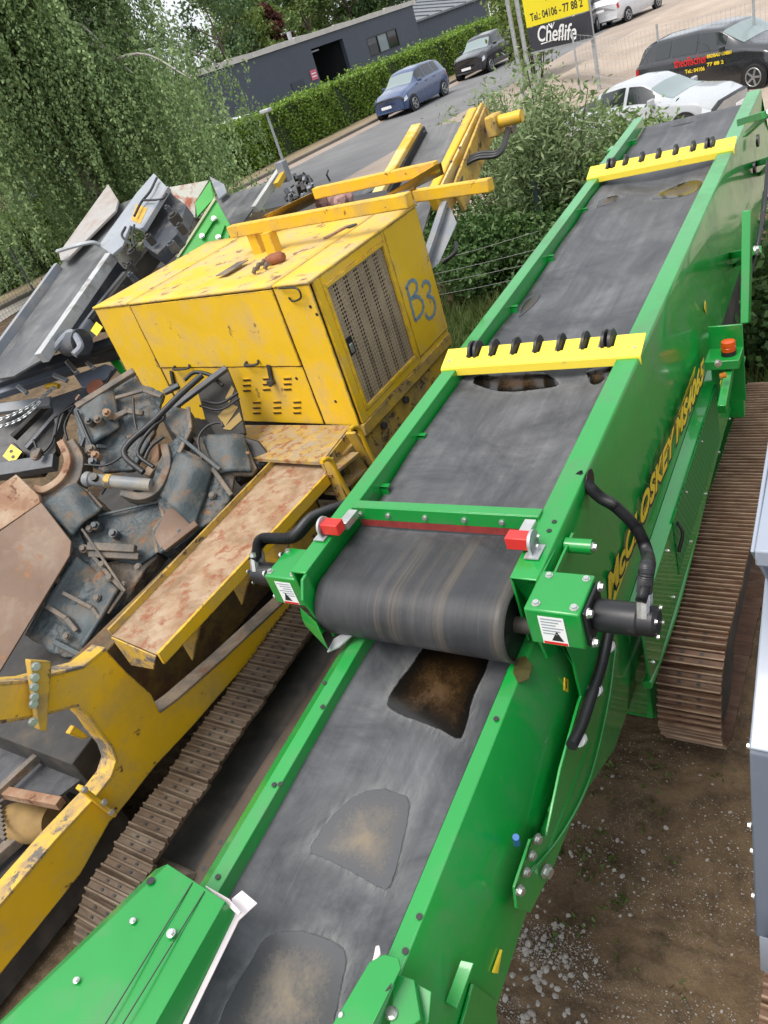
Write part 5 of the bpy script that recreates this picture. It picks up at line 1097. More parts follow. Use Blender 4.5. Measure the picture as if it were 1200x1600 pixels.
for i, (cx, cy) in enumerate([(545, 566), (605, 563), (668, 562), (575, 634), (637, 633), (697, 633)]):
    for k in range(3):
        x, y = 100+cx*.517, 300+(cy+16*k)*.517; p = fr_(x, y)+fn*.014; q = fr_(x+11.5, y-.6)+fn*.014
        mb = MB(); mb.hexa([p, q, q+[0, 0, .012], p+[0, 0, .012]], [p+fn*.002, q+fn*.002, q+fn*.010+[0, 0, .012], p+fn*.010+[0, 0, .012]]); o = mb.build('louvre', YELC, can, M)
        m_ = MB(); m_.hexa([p+fn*.001-[0, 0, .010], q+fn*.001-[0, 0, .010], q+fn*.001, p+fn*.001], [p+fn*.003-[0, 0, .010], q+fn*.003-[0, 0, .010], q+fn*.003, p+fn*.003]); m_.build('louvre_slot', INK, o, M)
# door catches
for x, y, l in ((422, 568, 26), (270, 578, 22)):
    p = fr_(x, y)+fn*.02; q = fr_(x+l*.25, y+l)+fn*.03; mb = MB(); mb.bar(p, q, .035, .02, fn); mb.tube([q-fn*.01, q+fn*.035], .03, 8); mb.build('door_catch', DARK, dr, M, .003)
p, q = fr_(388, 563)+fn*.02, fr_(406, 561)+fn*.02; hose('door_handle', [p, p+fn*.03-[0, 0, .02], q+fn*.03-[0, 0, .02], q], .010, dr, DARK)
p, q = fr_(276, 570)+fn*.02, fr_(298, 568)+fn*.02; hose('door_handle', [p, p+fn*.03-[0, 0, .02], q+fn*.03-[0, 0, .02], q], .010, dr, DARK)
hose('loose_cable', [fr_(440, 448)+fn*.03, fr_(470, 446)+fn*.05, fr_(477, 460)+fn*.05, fr_(462, 468)+fn*.03, fr_(455, 462)+fn*.03], .007, can)
for x, y in ((526, 626), (497, 490), (487, 478), (465, 590)): bolt(can, fr_(x, y)+fn*.014, fn, 1.2, me=HOLE, name='bolt_hole')
# engine end: frame, perforated door, corrugated radiator, B3 panel, sill
RA = [rt_(*p_) for p_ in ((506, 445), (596, 378), (645, 564), (568, 644))]
v0, v1 = FRc[1]+.02, FRc[1]+1.62
vd0, vd1 = v0+.085, v0+.985
zt_, zb_ = 2.715, 1.725
for (a, b_, c, d) in ((v0, vd0, ZB+.0, ZT-.02), (vd0, vd1, zt_, ZT-.02), (vd0, vd1, ZB, zb_), (vd1, vd1+.035, ZB, ZT-.02)):
    mb = MB(); mb.box((-3.295, a, c), (-3.272, b_, d)); mb.build('end_frame', YELC, can, M, .003)
for a, b_, c, d in ((vd0, vd0+.03, zb_, zt_), (vd1-.03, vd1, zb_, zt_), (vd0+.03, vd1-.03, zt_-.03, zt_), (vd0+.03, vd1-.03, zb_, zb_+.03)):
    mb = MB(); mb.box((-3.285, a, c), (-3.262, b_, d)); mb.build('door_rail', YELC, can, M, .003)
T = NT('perforated_sheet'); vo = T.n('ShaderNodeTexVoronoi'); vo.inputs['Scale'].default_value = 34; vo.inputs['Randomness'].default_value = .0; T.l(T.mapping(rot=(0, 0, R(0))), vo.inputs['Vector'])
hole = T.math('LESS_THAN', vo.outputs['Distance'], .40); tr = T.n('ShaderNodeBsdfTransparent'); mx = T.n('ShaderNodeMixShader'); T.l(hole, mx.inputs[0])
T.l(T.bsdf(T.mix(T.ramp(T.noise(T.mapping(), 5, 6), .35, .65), (.27, .20, .135), (.42, .31, .20)), .6), mx.inputs[1]); T.l(tr.outputs[0], mx.inputs[2]); PERF = T.done(mx.outputs[0])
mb = MB(); mb.box((-3.282, vd0+.028, zb_+.028), (-3.279, vd1-.028, zt_-.028)); mb.build('perforated_door', PERF, can, M)
mb = MB(); mb.box((-3.36, vd0, zb_), (-3.35, vd1, zt_)); mb.build('radiator_core', surf('radiator_brown', (.03, .022, .016), .8), can, M)
for k in range(6):
    vv = vd0+.04+k*.15; mb = MB(); mb.box((-3.345, vv, zb_), (-3.292, vv+.085, zt_)); mb.build('radiator_fin', surf('dusty_fin', (.55, .46, .34), .8), can, M)
mb = MB(); p = rt_(545, 541); mb.box((-3.30, p[1]-.05, p[2]-.07), (-3.274, p[1]+.05, p[2]+.07)); o = mb.build('door_lock', BLACK, can, M, .004)
mb = MB(); mb.box((-3.274, p[1]-.02, p[2]-.05), (-3.262, p[1]+.02, p[2]+.02)); mb.build('lock_lever', ZINC, o, M, .003)
mb = MB(); mb.box((-3.295, vd1+.04, zb_-.02), (-3.268, v1, ZT-.025)); bp = mb.build('end_panel', YELC, can, M, .004)
mb = MB(); mb.box((-3.295, vd1+.04, ZB-.02), (-3.276, v1, zb_-.03)); mb.build('end_panel', YELC, can, M, .004)
mb = MB(); mb.box((-3.31, v0-.02, ZB-.10), (-3.262, v1, ZB-.004)); mb.build('sill_beam', YELD, can, M, .005)
def stroke(par, pts, w_, mat, fr=M):
    P = spline([np.array(p) for p in pts], 6); mb = MB(); V = []
    for i, p in enumerate(P):
        d = P[min(i+1, len(P)-1)]-P[max(i-1, 0)]; d /= np.linalg.norm(d); s_ = np.cross(d, rn)*w_/2*(1+.25*math.sin(i*1.9)); V += [p+s_+rn*.002, p-s_+rn*.002]
    mb.add(V, [(2*i, 2*i+1, 2*i+3, 2*i+2) for i in range(len(P)-1)]); return mb.build('painted_mark', mat, par, fr)
up_ = -3.266
def bx(x, y): q = M.x(100+x*.517, 300+y*.517, up_); return q
stroke(bp, [bx(*p_) for p_ in ((1036, 288), (1044, 320), (1052, 352), (1062, 390))], .030, BLUEINK)
stroke(bp, [bx(*p_) for p_ in ((1033, 292), (1048, 268), (1064, 272), (1066, 296), (1054, 318))], .030, BLUEINK)
stroke(bp, [bx(*p_) for p_ in ((1048, 322), (1070, 316), (1085, 336), (1082, 364), (1062, 390))], .030, BLUEINK)
stroke(bp, [bx(*p_) for p_ in ((1082, 286), (1090, 270), (1104, 276), (1106, 300), (1098, 314), (1114, 320), (1122, 345), (1116, 372), (1102, 382), (1092, 368))], .030, BLUEINK)
# roof furniture
def rf(x, y, h=0): return M.z(x, y, ZT+h)
mb = MB(); c = rf(432, 404, .03); mb.tube([c-[.10, 0, 0], c-[.05, 0, 0], c+[.04, .02, 0], c+[.06, .02, 0]], .045, 10, rs=[.03, .045, .045, .03]); tag(mb.build('rusty_coupling', surf('red_brown_rust', (.24, .085, .04), .8, .3, 9), None, M), 'red brown rusty coupling lying on the yellow canopy roof', 'coupling')
for x, y in ((402, 420), (410, 414), (396, 427), (414, 420)):
    c = rf(x, y, .0); mb = MB(); mb.tube([c, c+[.02, .01, .03], c+[.05, 0, .03]], .018, 7); tag(mb.build('loose_bolt', ZINC if x % 2 else CASTR, None, M), 'short loose bolt beside the rusty coupling on the yellow canopy roof', 'bolt', 'loose bolts on the canopy roof')
mb = MB(); c = rf(550, 353, .004); mb.tube([c, c+[0, 0, .006]], .045, 18); mb.build('exhaust_opening', INK, can, M)
mb = MB(); mb.bar(rf(345, 430, .006), rf(380, 408, .006), .12, .006); mb.build('rust_scab', CASTR, can, M)
mb = MB(); mb.bar(rf(508, 372, .004), rf(545, 352, .004), .05, .012); mb.build('patch_plate', RUSTP, can, M)
# platform, ladder and rails
ZP = 1.67
pf = [M.z(*p_, ZP) for p_ in ((378, 664), (548, 664), (502, 722), (395, 716))]
mb = MB(); mb.prism([p_-[0, 0, .03] for p_ in pf], (0, 0, .03)); plat = mb.build('platform', TREAD, YM, M, .003)
mb = MB(); p, q = pf[1], pf[2]; mb.bar(p-[0, 0, .07], q-[0, 0, .07], .03, .12); mb.build('platform_edge', YELD, plat, M, .004)
ld = bpy.data.objects.new('ladder', None); COL.objects.link(ld); ld.parent = YM; ld.matrix_local = ROOTM[YM.name].inverted() @ (M.rot @ Matrix.Translation((-3.3, 3.0, 1.2))); ROOTM[ld.name] = M.rot @ Matrix.Translation((-3.3, 3.0, 1.2))
Lp = lambda x, y, u=-3.22: M.x(x, y, u)
for a in (((512, 716), (540, 792)), ((548, 676), (590, 742))):
    mb = MB(); mb.bar(Lp(*a[0]), Lp(*a[1]), .025, .09, (1, 0, 0)); mb.build('stringer', YELD, ld, M, .003)
for a in (((518, 742), (562, 706)), ((528, 770), (572, 732)), ((540, 798), (582, 760))):
    p, q = Lp(*a[0]), Lp(*a[1]); mb = MB(); mb.prism([p, q, q+[-.13, 0, 0], p+[-.13, 0, 0]], (0, 0, -.025)); mb.build('step', TREAD, ld, M, .003)
for pts in (((546, 672), (553, 667), (562, 672), (572, 696), (592, 735)), ((502, 722), (510, 717), (519, 722), (530, 745), (550, 780))):
    hose('handrail', [M.x(x, y, -3.16) for x, y in pts], .017, ld, YEL)
mb = MB(); mb.box((-3.9, 3.1, .9), (-3.5, 3.5, 1.50)); mb.build('locker', YELD, YM, M, .01)
mb = MB(); mb.box((-3.36, 3.75, 1.05), (-3.30, 5.6, 1.58)); lk = mb.build('tool_door', YELD, YM, M, .006)
for x, y in ((598, 640), (632, 600)): 
    c = M.x(x, y+25, -3.29); mb = MB(); mb.tube([c, c+[.03, 0, 0]], .03, 10); mb.build('door_catch', DARK, lk, M)
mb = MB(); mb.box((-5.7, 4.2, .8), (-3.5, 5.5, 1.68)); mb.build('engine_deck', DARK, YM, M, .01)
# walkway
ZW = 1.6
wk = [M.z(*p_, ZW) for p_ in ((174, 992), (432, 722), (512, 724), (508, 742), (244, 1022))]
mb = MB(); mb.prism([p_-[0, 0, .012] for p_ in wk], (0, 0, .012)); wkb = mb.build('walkway', WALK, YM, M, .002)
mb = MB(); mb.bar(wk[4]-[-.012, 0, .035], wk[3]-[-.012, 0, .035], .022, .085); mb.build('walkway_edge', YEL, wkb, M, .004)
mb = MB(); mb.bar(wk[0]-[.0, 0, -.02], wk[1]-[.0, 0, -.02], .018, .05); mb.build('walkway_edge', YELD, wkb, M, .004)
mb = MB(); mb.prism([wk[0]-[0, .012, .01], wk[4]-[0, .012, .01], M.z(240, 1046, 1.42), M.z(205, 1040, 1.42)], (0, .01, 0)); mb.build('walkway_end', YELT, wkb, M, .003)
for k in range(3):
    f = .2+.3*k; p = wk[4]*(1-f)+wk[3]*f; mb = MB(); mb.prism([p-[0, 0, .06], p-[.35, 0, .06], p-[.35, 0, .5]], (0, .02, 0)); mb.build('walkway_bracket', YELD, YM, M, .003)
mb = MB(); mb.box((-4.2, 1.6, .7), (-3.98, 4.0, 1.40)); mb.build('hopper_side', surf('rust_streaked_yellow', (.22, .135, .03), .7, .3, 2, dirt=(.07, .05, .035), damt=(.35, .6), dscale=3, rust=(.10, .05, .03), ramt=(.5, .6)), YM, M, .01)
# ---- chassis web and flanges (profile read in its own vertical plane)
U0 = -3.64
def c7(x, y, u=U0): return M.x(x*.43333, 950+y*.43333, u)
web = [(-60, 280), (0, 275), (100, 268), (180, 245), (300, 215), (380, 150), (450, 225), (545, 310), (575, 375), (640, 330), (800, 190), (960, 40), (1150, -140), (1200, -110), (900, 190), (700, 420), (560, 570), (425, 742), (395, 772), (290, 960), (0, 1322), (-60, 1395), (-60, 1145), (0, 1075), (200, 840), (340, 690), (400, 610), (418, 550), (402, 505), (362, 455), (325, 400), (275, 352), (130, 392), (0, 412), (-60, 422)]
mb = MB(); mb.prism([c7(*p_) for p_ in web], (-.022, 0, 0)); cw = mb.build('chassis_web', YEL, YM, M, .004)
def lip(pts, wd, mat, th=.018, out=.004, par=None):
    P = [c7(*p_) for p_ in pts]; mb = MB(); V = []
    for i, p in enumerate(P):
        d = P[min(i+1, len(P)-1)]-P[max(i-1, 0)]; d /= np.linalg.norm(d); nn_ = np.cross((1, 0, 0), d); nn_ = nn_/np.linalg.norm(nn_)
        V += [p+[out, 0, 0]+nn_*th/2, p+[out, 0, 0]-nn_*th/2, p-[wd, 0, 0]-nn_*th/2, p-[wd, 0, 0]+nn_*th/2]
    n = len(P); Fc = [(0, 1, 2, 3), (4*n-1, 4*n-2, 4*n-3, 4*n-4)]
    for i in range(n-1): Fc += [(4*i+k, 4*i+(k+1) % 4, 4*i+4+(k+1) % 4, 4*i+4+k) for k in range(4)]
    mb.add(V, Fc); return mb.build('chassis_flange', mat, par or cw, M, .003)
lip([(-60, 1145), (0, 1072), (200, 838), (340, 688), (402, 608)], .13, YELT)
lip([(402, 608), (420, 550), (404, 502), (364, 452), (327, 398), (277, 350)], .13, YELT)
lip([(277, 350), (130, 390), (-60, 420)], .10, YELD)
lip([(-60, 278), (0, 272), (100, 265), (180, 242), (300, 212), (382, 146)], .12, YELT)
lip([(575, 376), (640, 328), (800, 188), (960, 38), (1150, -142)], .12, CASTR)
for x0, y0, x1, y1 in ((90, 185, 80, 432),):
    mb = MB(); mb.prism([c7(88, 182, U0+.012), c7(168, 188, U0+.012), c7(150, 440, U0+.012), (c7(122, 432, U0+.012))], (.05, 0, 0)); jp = mb.build('joint_plate', YELD, cw, M, .006)
    for x, y in ((128, 210), (124, 250), (122, 285), (122, 320), (120, 345), (118, 410)): bolt(jp, c7(x, y, U0+.062), (1, -.2, .2), 1.5)
mb = MB(); mb.bar(c7(285, 645, U0+.02), c7(412, 745, U0+.03), .03, .05, (1, 0, 0)); o = mb.build('joint_plate', YEL, cw, M, .006)
for x, y in ((305, 655), (375, 700), (400, 735)): bolt(o, c7(x, y, U0+.05), (1, -.2, .2), 1.2)
mb = MB(); mb.prism([c7(250, 455, U0-.05), c7(270, 425, U0-.05), c7(325, 465, U0-.05), c7(300, 475, U0-.05)], (-.04, 0, 0)); mb.build('lifting_lug', YEL, cw, M, .004)
# things seen through the opening
mb = MB(); mb.box((-6.6, -.2, .06), (-4.15, 1.3, .34)); mb.build('dark_filler_box', DARK, YM, M, .01)  # plain dark box, added to blacken the ground in the opening
for k in range(4):
    mb = MB(); mb.bar((-6.2+.45*k, -.1, .42), (-5.9+.45*k, 1.2, .42), .08, .08); mb.build('feeder_bar', CASTR, YM, M, .006)
def cz(x, y, z): return M.z(x*.43333, 950+y*.43333, z)
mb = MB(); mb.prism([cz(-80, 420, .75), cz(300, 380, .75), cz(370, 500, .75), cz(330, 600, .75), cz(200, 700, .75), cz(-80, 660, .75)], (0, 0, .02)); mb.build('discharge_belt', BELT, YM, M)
mb = MB(); mb.bar(cz(-30, 690, .85), cz(230, 450, .85), .05, .06); mb.build('idler_frame', CASTR, YM, M, .004)
mb = MB(); mb.bar(cz(-60, 650, .82), cz(220, 705, .82), .06, .06); mb.build('idler_frame', RUSTP, YM, M, .004)
mb = MB(); a, b_ = cz(40, 770, .45), cz(190, 770, .45); mb.tube([a, a*.7+b_*.3, a*.3+b_*.7, b_], .14, 20, rs=[.12, .14, .14, .10]); mb.build('rusty_roller', surf('ochre_mud', (.30, .19, .07), .8, .3, 5), YM, M)
for k in range(9):
    p = cz(-5+k*2, 700+k*16, .6); mb = MB(); mb.box(p-[.02, .01, .01], p+[.03, .01, .01]); mb.build('sprocket_tooth', CASTR, YM, M)
# crawler
yt = bpy.data.objects.new('crawler_track', None); COL.objects.link(yt); yt.parent = YM; ym_ = M.rot @ Matrix.Translation((-3.4, 3, .4)); yt.matrix_local = ROOTM[YM.name].inverted() @ ym_; ROOTM[yt.name] = ym_
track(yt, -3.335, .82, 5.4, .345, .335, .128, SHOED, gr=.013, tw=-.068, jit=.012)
mb = MB(); mb.tube(spline([(-3.02, .75, .32), (-3.05, 1.0, .40), (-3.10, 2.0, .42), (-3.25, 5.0, .42)], 5), .11, 14); mb.build('track_guard', surf('mud_caked_steel', (.085, .062, .045), .8, .3, 3, bump=.5, bscale=20), yt, M)
mb = MB(); mb.box((-3.5, .9, .22), (-3.12, 5.2, .5)); mb.build('track_frame', DARK, yt, M, .01)
for vv in (.82, 5.4):
    mb = MB(); mb.tube([(-3.44, vv, .375), (-3.08, vv, .375)], .28, 24); mb.build('track_wheel', CASTR, yt, M)
for k in range(6):
    vv = 1.5+k*.6; mb = MB(); mb.tube([(-3.35, vv, .16), (-3.05, vv, .16)], .11, 14); mb.build('track_roller', CASTR, yt, M)
# ---- muddy crusher gear: castings, arches, cylinder, hoses
BOLTD = BOLT.copy(); BOLTD.name = 'dull_bolt'; BOLTD.materials[0] = CASTR
NC = np.array([.46, -.50, .733]); NC /= np.linalg.norm(NC); PC = M.z(230, 760, 1.75)
def c6(x, y, off=0): return M.on(x*.4, 550+y*.4, PC+NC*off, NC)
def cast(name, pts, off, th, mat, par=YM, bevel=.012, rough=.012, tilt=None):
    P = [c6(x, y, off) for x, y in pts]; mb = MB()
    c = np.mean(P, 0); n = len(P)
    if tilt: P = [p+NC*((p-c) @ np.array(tilt)) for p in P]; P = [p for p in P]
    mb.prism([p-NC*th for p in P], NC*th); o = mb.build(name, mat, par, M, bevel)
    if rough:
        s_ = o.modifiers.new('sub', 'REMESH'); s_.mode = 'SHARP'; s_.octree_depth = 7; s_.use_remove_disconnected = False
        tx = bpy.data.textures.get('lumps') or bpy.data.textures.new('lumps', 'CLOUDS'); tx.noise_scale = .10
        d_ = o.modifiers.new('lumps', 'DISPLACE'); d_.texture = tx; d_.strength = rough*1.3; d_.mid_level = .5; d_.texture_coords = 'GLOBAL'
        t2 = bpy.data.textures.get('grit') or bpy.data.textures.new('grit', 'CLOUDS'); t2.noise_scale = .035; t2.noise_depth = 3
        d2 = o.modifiers.new('grit', 'DISPLACE'); d2.texture = t2; d2.strength = .007; d2.mid_level = .5; d2.texture_coords = 'GLOBAL'
    return o
gear = cast('crusher_casting', [(180, 600), (280, 515), (345, 548), (398, 610), (335, 650), (312, 700), (335, 765), (482, 935), (470, 985), (420, 1020), (330, 1190), (250, 1195), (165, 1150), (105, 1110), (280, 770)], .02, .30, CAST, rough=.03)
cast('crusher_casting', [(335, 655), (480, 615), (622, 575), (640, 645), (600, 700), (615, 785), (545, 832), (360, 800), (320, 720)], -.02, .25, CAST)
cast('crusher_casting', [(592, 545), (640, 430), (715, 388), (820, 440), (905, 560), (860, 640), (770, 700), (690, 765), (625, 785), (598, 700), (645, 630)], .05, .30, CAST, rough=.03)
cast('casting_pocket', [(650, 610), (730, 590), (775, 660), (690, 740), (625, 770), (600, 715)], .057, .02, RUSTB, rough=0)
cast('crusher_casting', [(480, 560), (560, 575), (650, 500), (700, 400), (745, 300), (735, 220), (660, 210), (640, 270), (690, 330), (640, 380), (590, 500)], .09, .16, CAST, rough=.02)
cast('crusher_casting', [(340, 850), (480, 800), (620, 790), (560, 860), (500, 960), (420, 1040), (390, 960)], -.05, .2, CASTR, rough=.03)
def shell(name, c00, c10, c11, c01, bulge, off, mat, th=.03):
    A, B_, C_, D_ = [c6(*p_, off) for p_ in (c00, c10, c11, c01)]; mb = MB()
    def f(i, j):
        p = (A*(1-i)+B_*i)*(1-j)+(D_*(1-i)+C_*i)*j; return p+NC*(1.4*bulge*math.sin(math.pi*i)*(.75+.25*math.sin(2*j+1))+.008*math.sin(9*i+4*j))
    mb.grid(f, 20, 14); o = mb.build(name, mat, YM, M, fix=False); s_ = o.modifiers.new('t', 'SOLIDIFY'); s_.thickness = th; s_.offset = -1; return o
shell('cast_cheek', (700, 395), (830, 450), (760, 690), (630, 560), .05, .06, CAST)
shell('cast_cheek', (180, 600), (300, 520), (400, 620), (290, 720), .03, .06, CAST)
shell('cast_cheek', (300, 800), (470, 930), (330, 1160), (170, 990), -.06, .07, CAST)
shell('cast_cheek', (300, 230), (440, 140), (470, 300), (340, 400), .03, -.07, CAST)
shell('cast_cheek', (800, 335), (950, 330), (985, 470), (850, 480), .03, .03, CAST)
cast('bracket_plate', [(750, 330), (945, 325), (1005, 455), (985, 480), (915, 480), (905, 560), (830, 480)], .02, .05, CASTR)
cast('bracket_plate', [(950, 330), (1010, 345), (1050, 395), (1090, 405), (925, 510), (915, 485), (1005, 462)], -.03, .12, BLACK, rough=0)
cast('rear_plate', [(300, 215), (520, 75), (555, 125), (640, 160), (600, 320), (520, 460), (400, 470), (330, 430), (300, 330)], -.10, .06, CAST, rough=.025)
cast('rear_plate', [(770, 150), (885, 52), (925, 150), (962, 320), (840, 330), (800, 260)], -.06, .04, DARK, rough=0)
for pts in (((880, 180), (905, 130), (915, 145), (895, 200)), ((850, 250), (900, 200), (930, 215), (880, 290)), ((870, 300), (935, 235), (945, 265), (900, 305))): cast('plate_slot', pts, -.052, .012, surf('yellow_glint', (.30, .20, .06), .7), rough=0, bevel=0)
for a, b_, wd, off, mt in (((535, 325), (885, 62), .045, .05, GREYD), ((300, 215), (525, 75), .05, -.02, CASTR), ((640, 160), (700, 130), .04, .02, CAST), ((700, 330), (860, 460), .03, .12, CAST), ((320, 690), (490, 935), .02, .09, CASTR), ((345, 760), (530, 770), .06, .06, CASTR), ((350, 790), (545, 800), .05, .04, CASTR), ((640, 770), (770, 670), .05, .09, RUSTB)):
    mb = MB(); mb.bar(c6(*a, off), c6(*b_, off), wd, wd, NC); mb.build('brace', mt, YM, M, .006)
for pts, wd, off, mt in (([(180, 600), (280, 515), (345, 548), (398, 610)], .03, .05, CASTR), ([(282, 770), (105, 1110)], .03, .04, CAST), ([(335, 765), (482, 935), (420, 1020)], .03, .05, CASTR), ([(622, 575), (640, 645), (600, 700), (615, 785)], .03, .02, CASTR),
                         ([(715, 388), (820, 440), (905, 560)], .035, .08, CASTR), ([(170, 985), (260, 1040), (300, 1090)], .035, .07, CASTR), ([(245, 940), (360, 1000), (390, 1040)], .03, .07, CASTR), ([(210, 1130), (330, 1190)], .04, .06, CAST), ([(380, 640), (620, 585)], .022, .02, CAST),
                         ([(310, 215), (320, 300), (350, 400)], .03, -.05, CASTR), ([(450, 180), (560, 150), (630, 175)], .03, -.04, CASTR), ([(440, 260), (500, 230), (560, 240)], .045, -.02, CASTR), ([(700, 395), (745, 300), (735, 215)], .03, .12, CASTR), ([(810, 330), (945, 330)], .03, .05, CASTR), ([(870, 395), (975, 395)], .025, .05, RUSTP)):
    for a, b_ in zip(pts[:-1], pts[1:]):
        mb = MB(); mb.bar(c6(*a, off), c6(*b_, off), wd, wd*.8, NC); mb.build('rib', mt, YM, M, .006)
for x, y in ((443, 708), (350, 690), (230, 892), (482, 910), (205, 612), (540, 840), (690, 480), (740, 470), (830, 560), (660, 560), (300, 560), (330, 590), (260, 1110), (380, 960), (430, 880), (400, 830)):
    bolt(YM, c6(x, y, .06), NC, 1.8, me=BOLTD)
def arch(cx, cy, pts, w_, off, th, mat):
    P = spline([c6(x, y, off) for x, y in pts], 8); mb = MB(); V = []; n = len(P)
    for i, p in enumerate(P):
        d = P[min(i+1, n-1)]-P[max(i-1, 0)]; d /= np.linalg.norm(d); s_ = np.cross(d, NC)
        V += [p+s_*w_/2, p-s_*w_/2, p-s_*w_/2-NC*th, p+s_*w_/2-NC*th]
    Fc = [(0, 1, 2, 3), (4*n-1, 4*n-2, 4*n-3, 4*n-4)]
    for i in range(n-1): Fc += [(4*i+k, 4*i+(k+1) % 4, 4*i+4+(k+1) % 4, 4*i+4+k) for k in range(4)]
    mb.add(V, Fc, True); return mb.build('half_ring', mat, YM, M, .006)
arch(0, 0, [(232, 345), (262, 420), (235, 490), (170, 535), (130, 530)], .055, .05, .16, RUSTP)
arch(0, 0, [(262, 350), (300, 420), (280, 500), (220, 560), (160, 580)], .10, .0, .18, CASTR)
arch(0, 0, [(640, 360), (650, 440), (610, 530), (545, 562), (470, 545)], .06, .12, .2, CASTR)
arch(0, 0, [(600, 350), (605, 420), (570, 480)], .06, .06, .10, RUSTP)
mb = MB(); p, q = c6(325, 495, .14), c6(590, 520, .14); mb.tube([p, p*.96+q*.04, p*.9+q*.1, p*.88+q*.12, q], .05, 16, rs=[.04, .058, .058, .048, .048]); cy_ = mb.build('hydraulic_cylinder', surf('cylinder_grey', (.20, .21, .22), .45, .2, 4, dirt=(.33, .28, .2), damt=(.45, .65), dscale=6), YM, M)
mb = MB(); mb.tube([p*.66+q*.34, p*.58+q*.42], .054, 14); mb.build('yellow_collar', YELT, cy_, M)
mb = MB(); mb.tube([p*.78+q*.22+NC*.04, p*.78+q*.22+NC*.09], .03, 10); mb.build('port', BLACK, cy_, M)
for pts, r_, off in (([(790, 90), (700, 170), (600, 270), (500, 360), (490, 410), (560, 470)], .024, .16), ([(610, 280), (560, 340), (540, 400), (600, 450)], .016, .15), ([(640, 330), (590, 370), (560, 430)], .014, .14),
                     ([(520, 180), (525, 260), (540, 330)], .010, .06), ([(870, 290), (860, 275), (810, 290), (775, 340), (790, 430)], .010, .12), ([(570, 170), (640, 250), (600, 290)], .009, .1), ([(300, 230), (330, 300), (360, 370)], .014, .02),
                     ([(790, 190), (860, 200), (930, 160)], .012, .0), ([(780, 210), (860, 225), (935, 180)], .010, .0), ([(720, 110), (760, 80), (820, 90), (870, 130)], .016, .0), ([(330, 440), (420, 440), (500, 390)], .009, .08)):
    hose('hydraulic_hose', [c6(x, y, off) for x, y in pts], r_, YM)
for k, (x, y) in enumerate([(360, 380), (375, 405), (365, 430), (350, 270), (385, 265), (420, 240), (445, 710), (375, 680), (330, 770), (480, 910), (230, 890), (660, 260), (680, 280), (580, 230), (400, 430), (205, 610)][:9]):
    p = c6(x, y, .05); mb = MB(); mb.tube([p-NC*.05, p+NC*.02], .034, 12); mb.tube([p+NC*.02, p+NC*.05], .022, 6); mb.build('fitting', [CASTR, RUSTP, GREYD, CAST][k % 4], YM, M)
for k in range(16):
    x, y = rng.uniform(300, 720), rng.uniform(150, 560); p = c6(x, y, rng.uniform(-.05, .06)); s_ = rng.uniform(.008, .030)
    mb = MB(); d = rng.normal(size=3); d /= np.linalg.norm(d); mb.bar(p-d*s_*1.6, p+d*s_*1.6, s_*rng.uniform(.6, 1.6), s_*rng.uniform(.4, 1), NC+.01); mb.build('caked_lump', [CASTR, RUSTP, CAST, CASTR, GREYD][k % 5], YM, M, .004)
mb = MB(); mb.hexa([(-6.3, 1.2, .5), (-4.0, 1.2, .5), (-4.1, 4.0, .5), (-6.3, 4.0, .5)], [(-6.3, 1.2, .95), (-4.05, 1.2, .95), (-4.15, 4.0, 1.25), (-6.3, 4.0, 1.25)]); mb.build('crusher_frame', DARK, YM, M, .01)
cast('rusty_sheet', [(160, 588), (278, 740), (272, 795), (0, 1245), (-60, 1330), (-60, 730), (0, 700)], .16, .02, RUSTB, rough=0, bevel=.004)
cast('rusty_sheet', [(62, 478), (150, 560), (157, 588), (0, 694), (-60, 735), (-60, 560), (0, 520)], .15, .03, RUSTP, rough=0, bevel=.004)
# ---- yellow boom frame and discharge conveyor behind the canopy
def bz(x, y, z=3.0): return M.z(350+x*.3917, 160+y*.3917, z)
bf = bpy.data.objects.new('boom_frame', None); COL.objects.link(bf); bf.parent = YM; bm_ = M.rot @ Matrix.Translation((-4, 6, 3)); bf.matrix_local = ROOTM[YM.name].inverted() @ bm_; ROOTM[bf.name] = bm_
mb = MB(); mb.bar(bz(30, 515), bz(742, 388), .085, .10); mb.build('boom_beam', YEL, bf, M, .008)
mb = MB(); mb.bar(bz(365, 362, 3.02), bz(850, 258, 3.02), .08, .095); mb.build('boom_beam', YEL, bf, M, .008)
mb = MB(); mb.prism([bz(150, 455, 2.98), bz(372, 350, 2.98), bz(376, 395, 2.80), bz(200, 480, 2.80)], (.03, .03, 0)); mb.build('boom_plate', YEL, bf, M, .006)
mb = MB(); mb.prism([bz(640, 372, 2.98), bz(848, 246, 3.08), bz(862, 292, 2.88), bz(752, 345, 2.84)], (.03, .03, 0)); mb.build('boom_plate', YEL, bf, M, .006)
mb = MB(); mb.prism([bz(700, 385, 2.98), bz(752, 338, 3.05), bz(756, 388, 2.88)], (.03, .0, 0)); mb.build('boom_plate', YEL, bf, M, .006)
mb = MB(); p, q = bz(765, 372, 2.98), bz(1066, 328, 2.98); mb.bar(p, q, .065, .085); mb.build('boom_arm', YEL, bf, M, .008)
for x, y in ((120, 520), (175, 520)):
    p = bz(x, y, 2.95); mb = MB(); mb.box((p[0]-.05, p[1]-.05, 2.3), (p[0]+.05, p[1]+.05, 2.96)); mb.build('boom_leg', YEL, bf, M, .006)
mb = MB(); mb.prism([bz(150, 470, 2.75), bz(380, 400, 2.75), bz(640, 350, 2.75), bz(700, 380, 2.75), bz(400, 450, 2.75), bz(250, 500, 2.75)], (0, 0, -.03)); mb.build('boom_floor', DARK, bf, M)
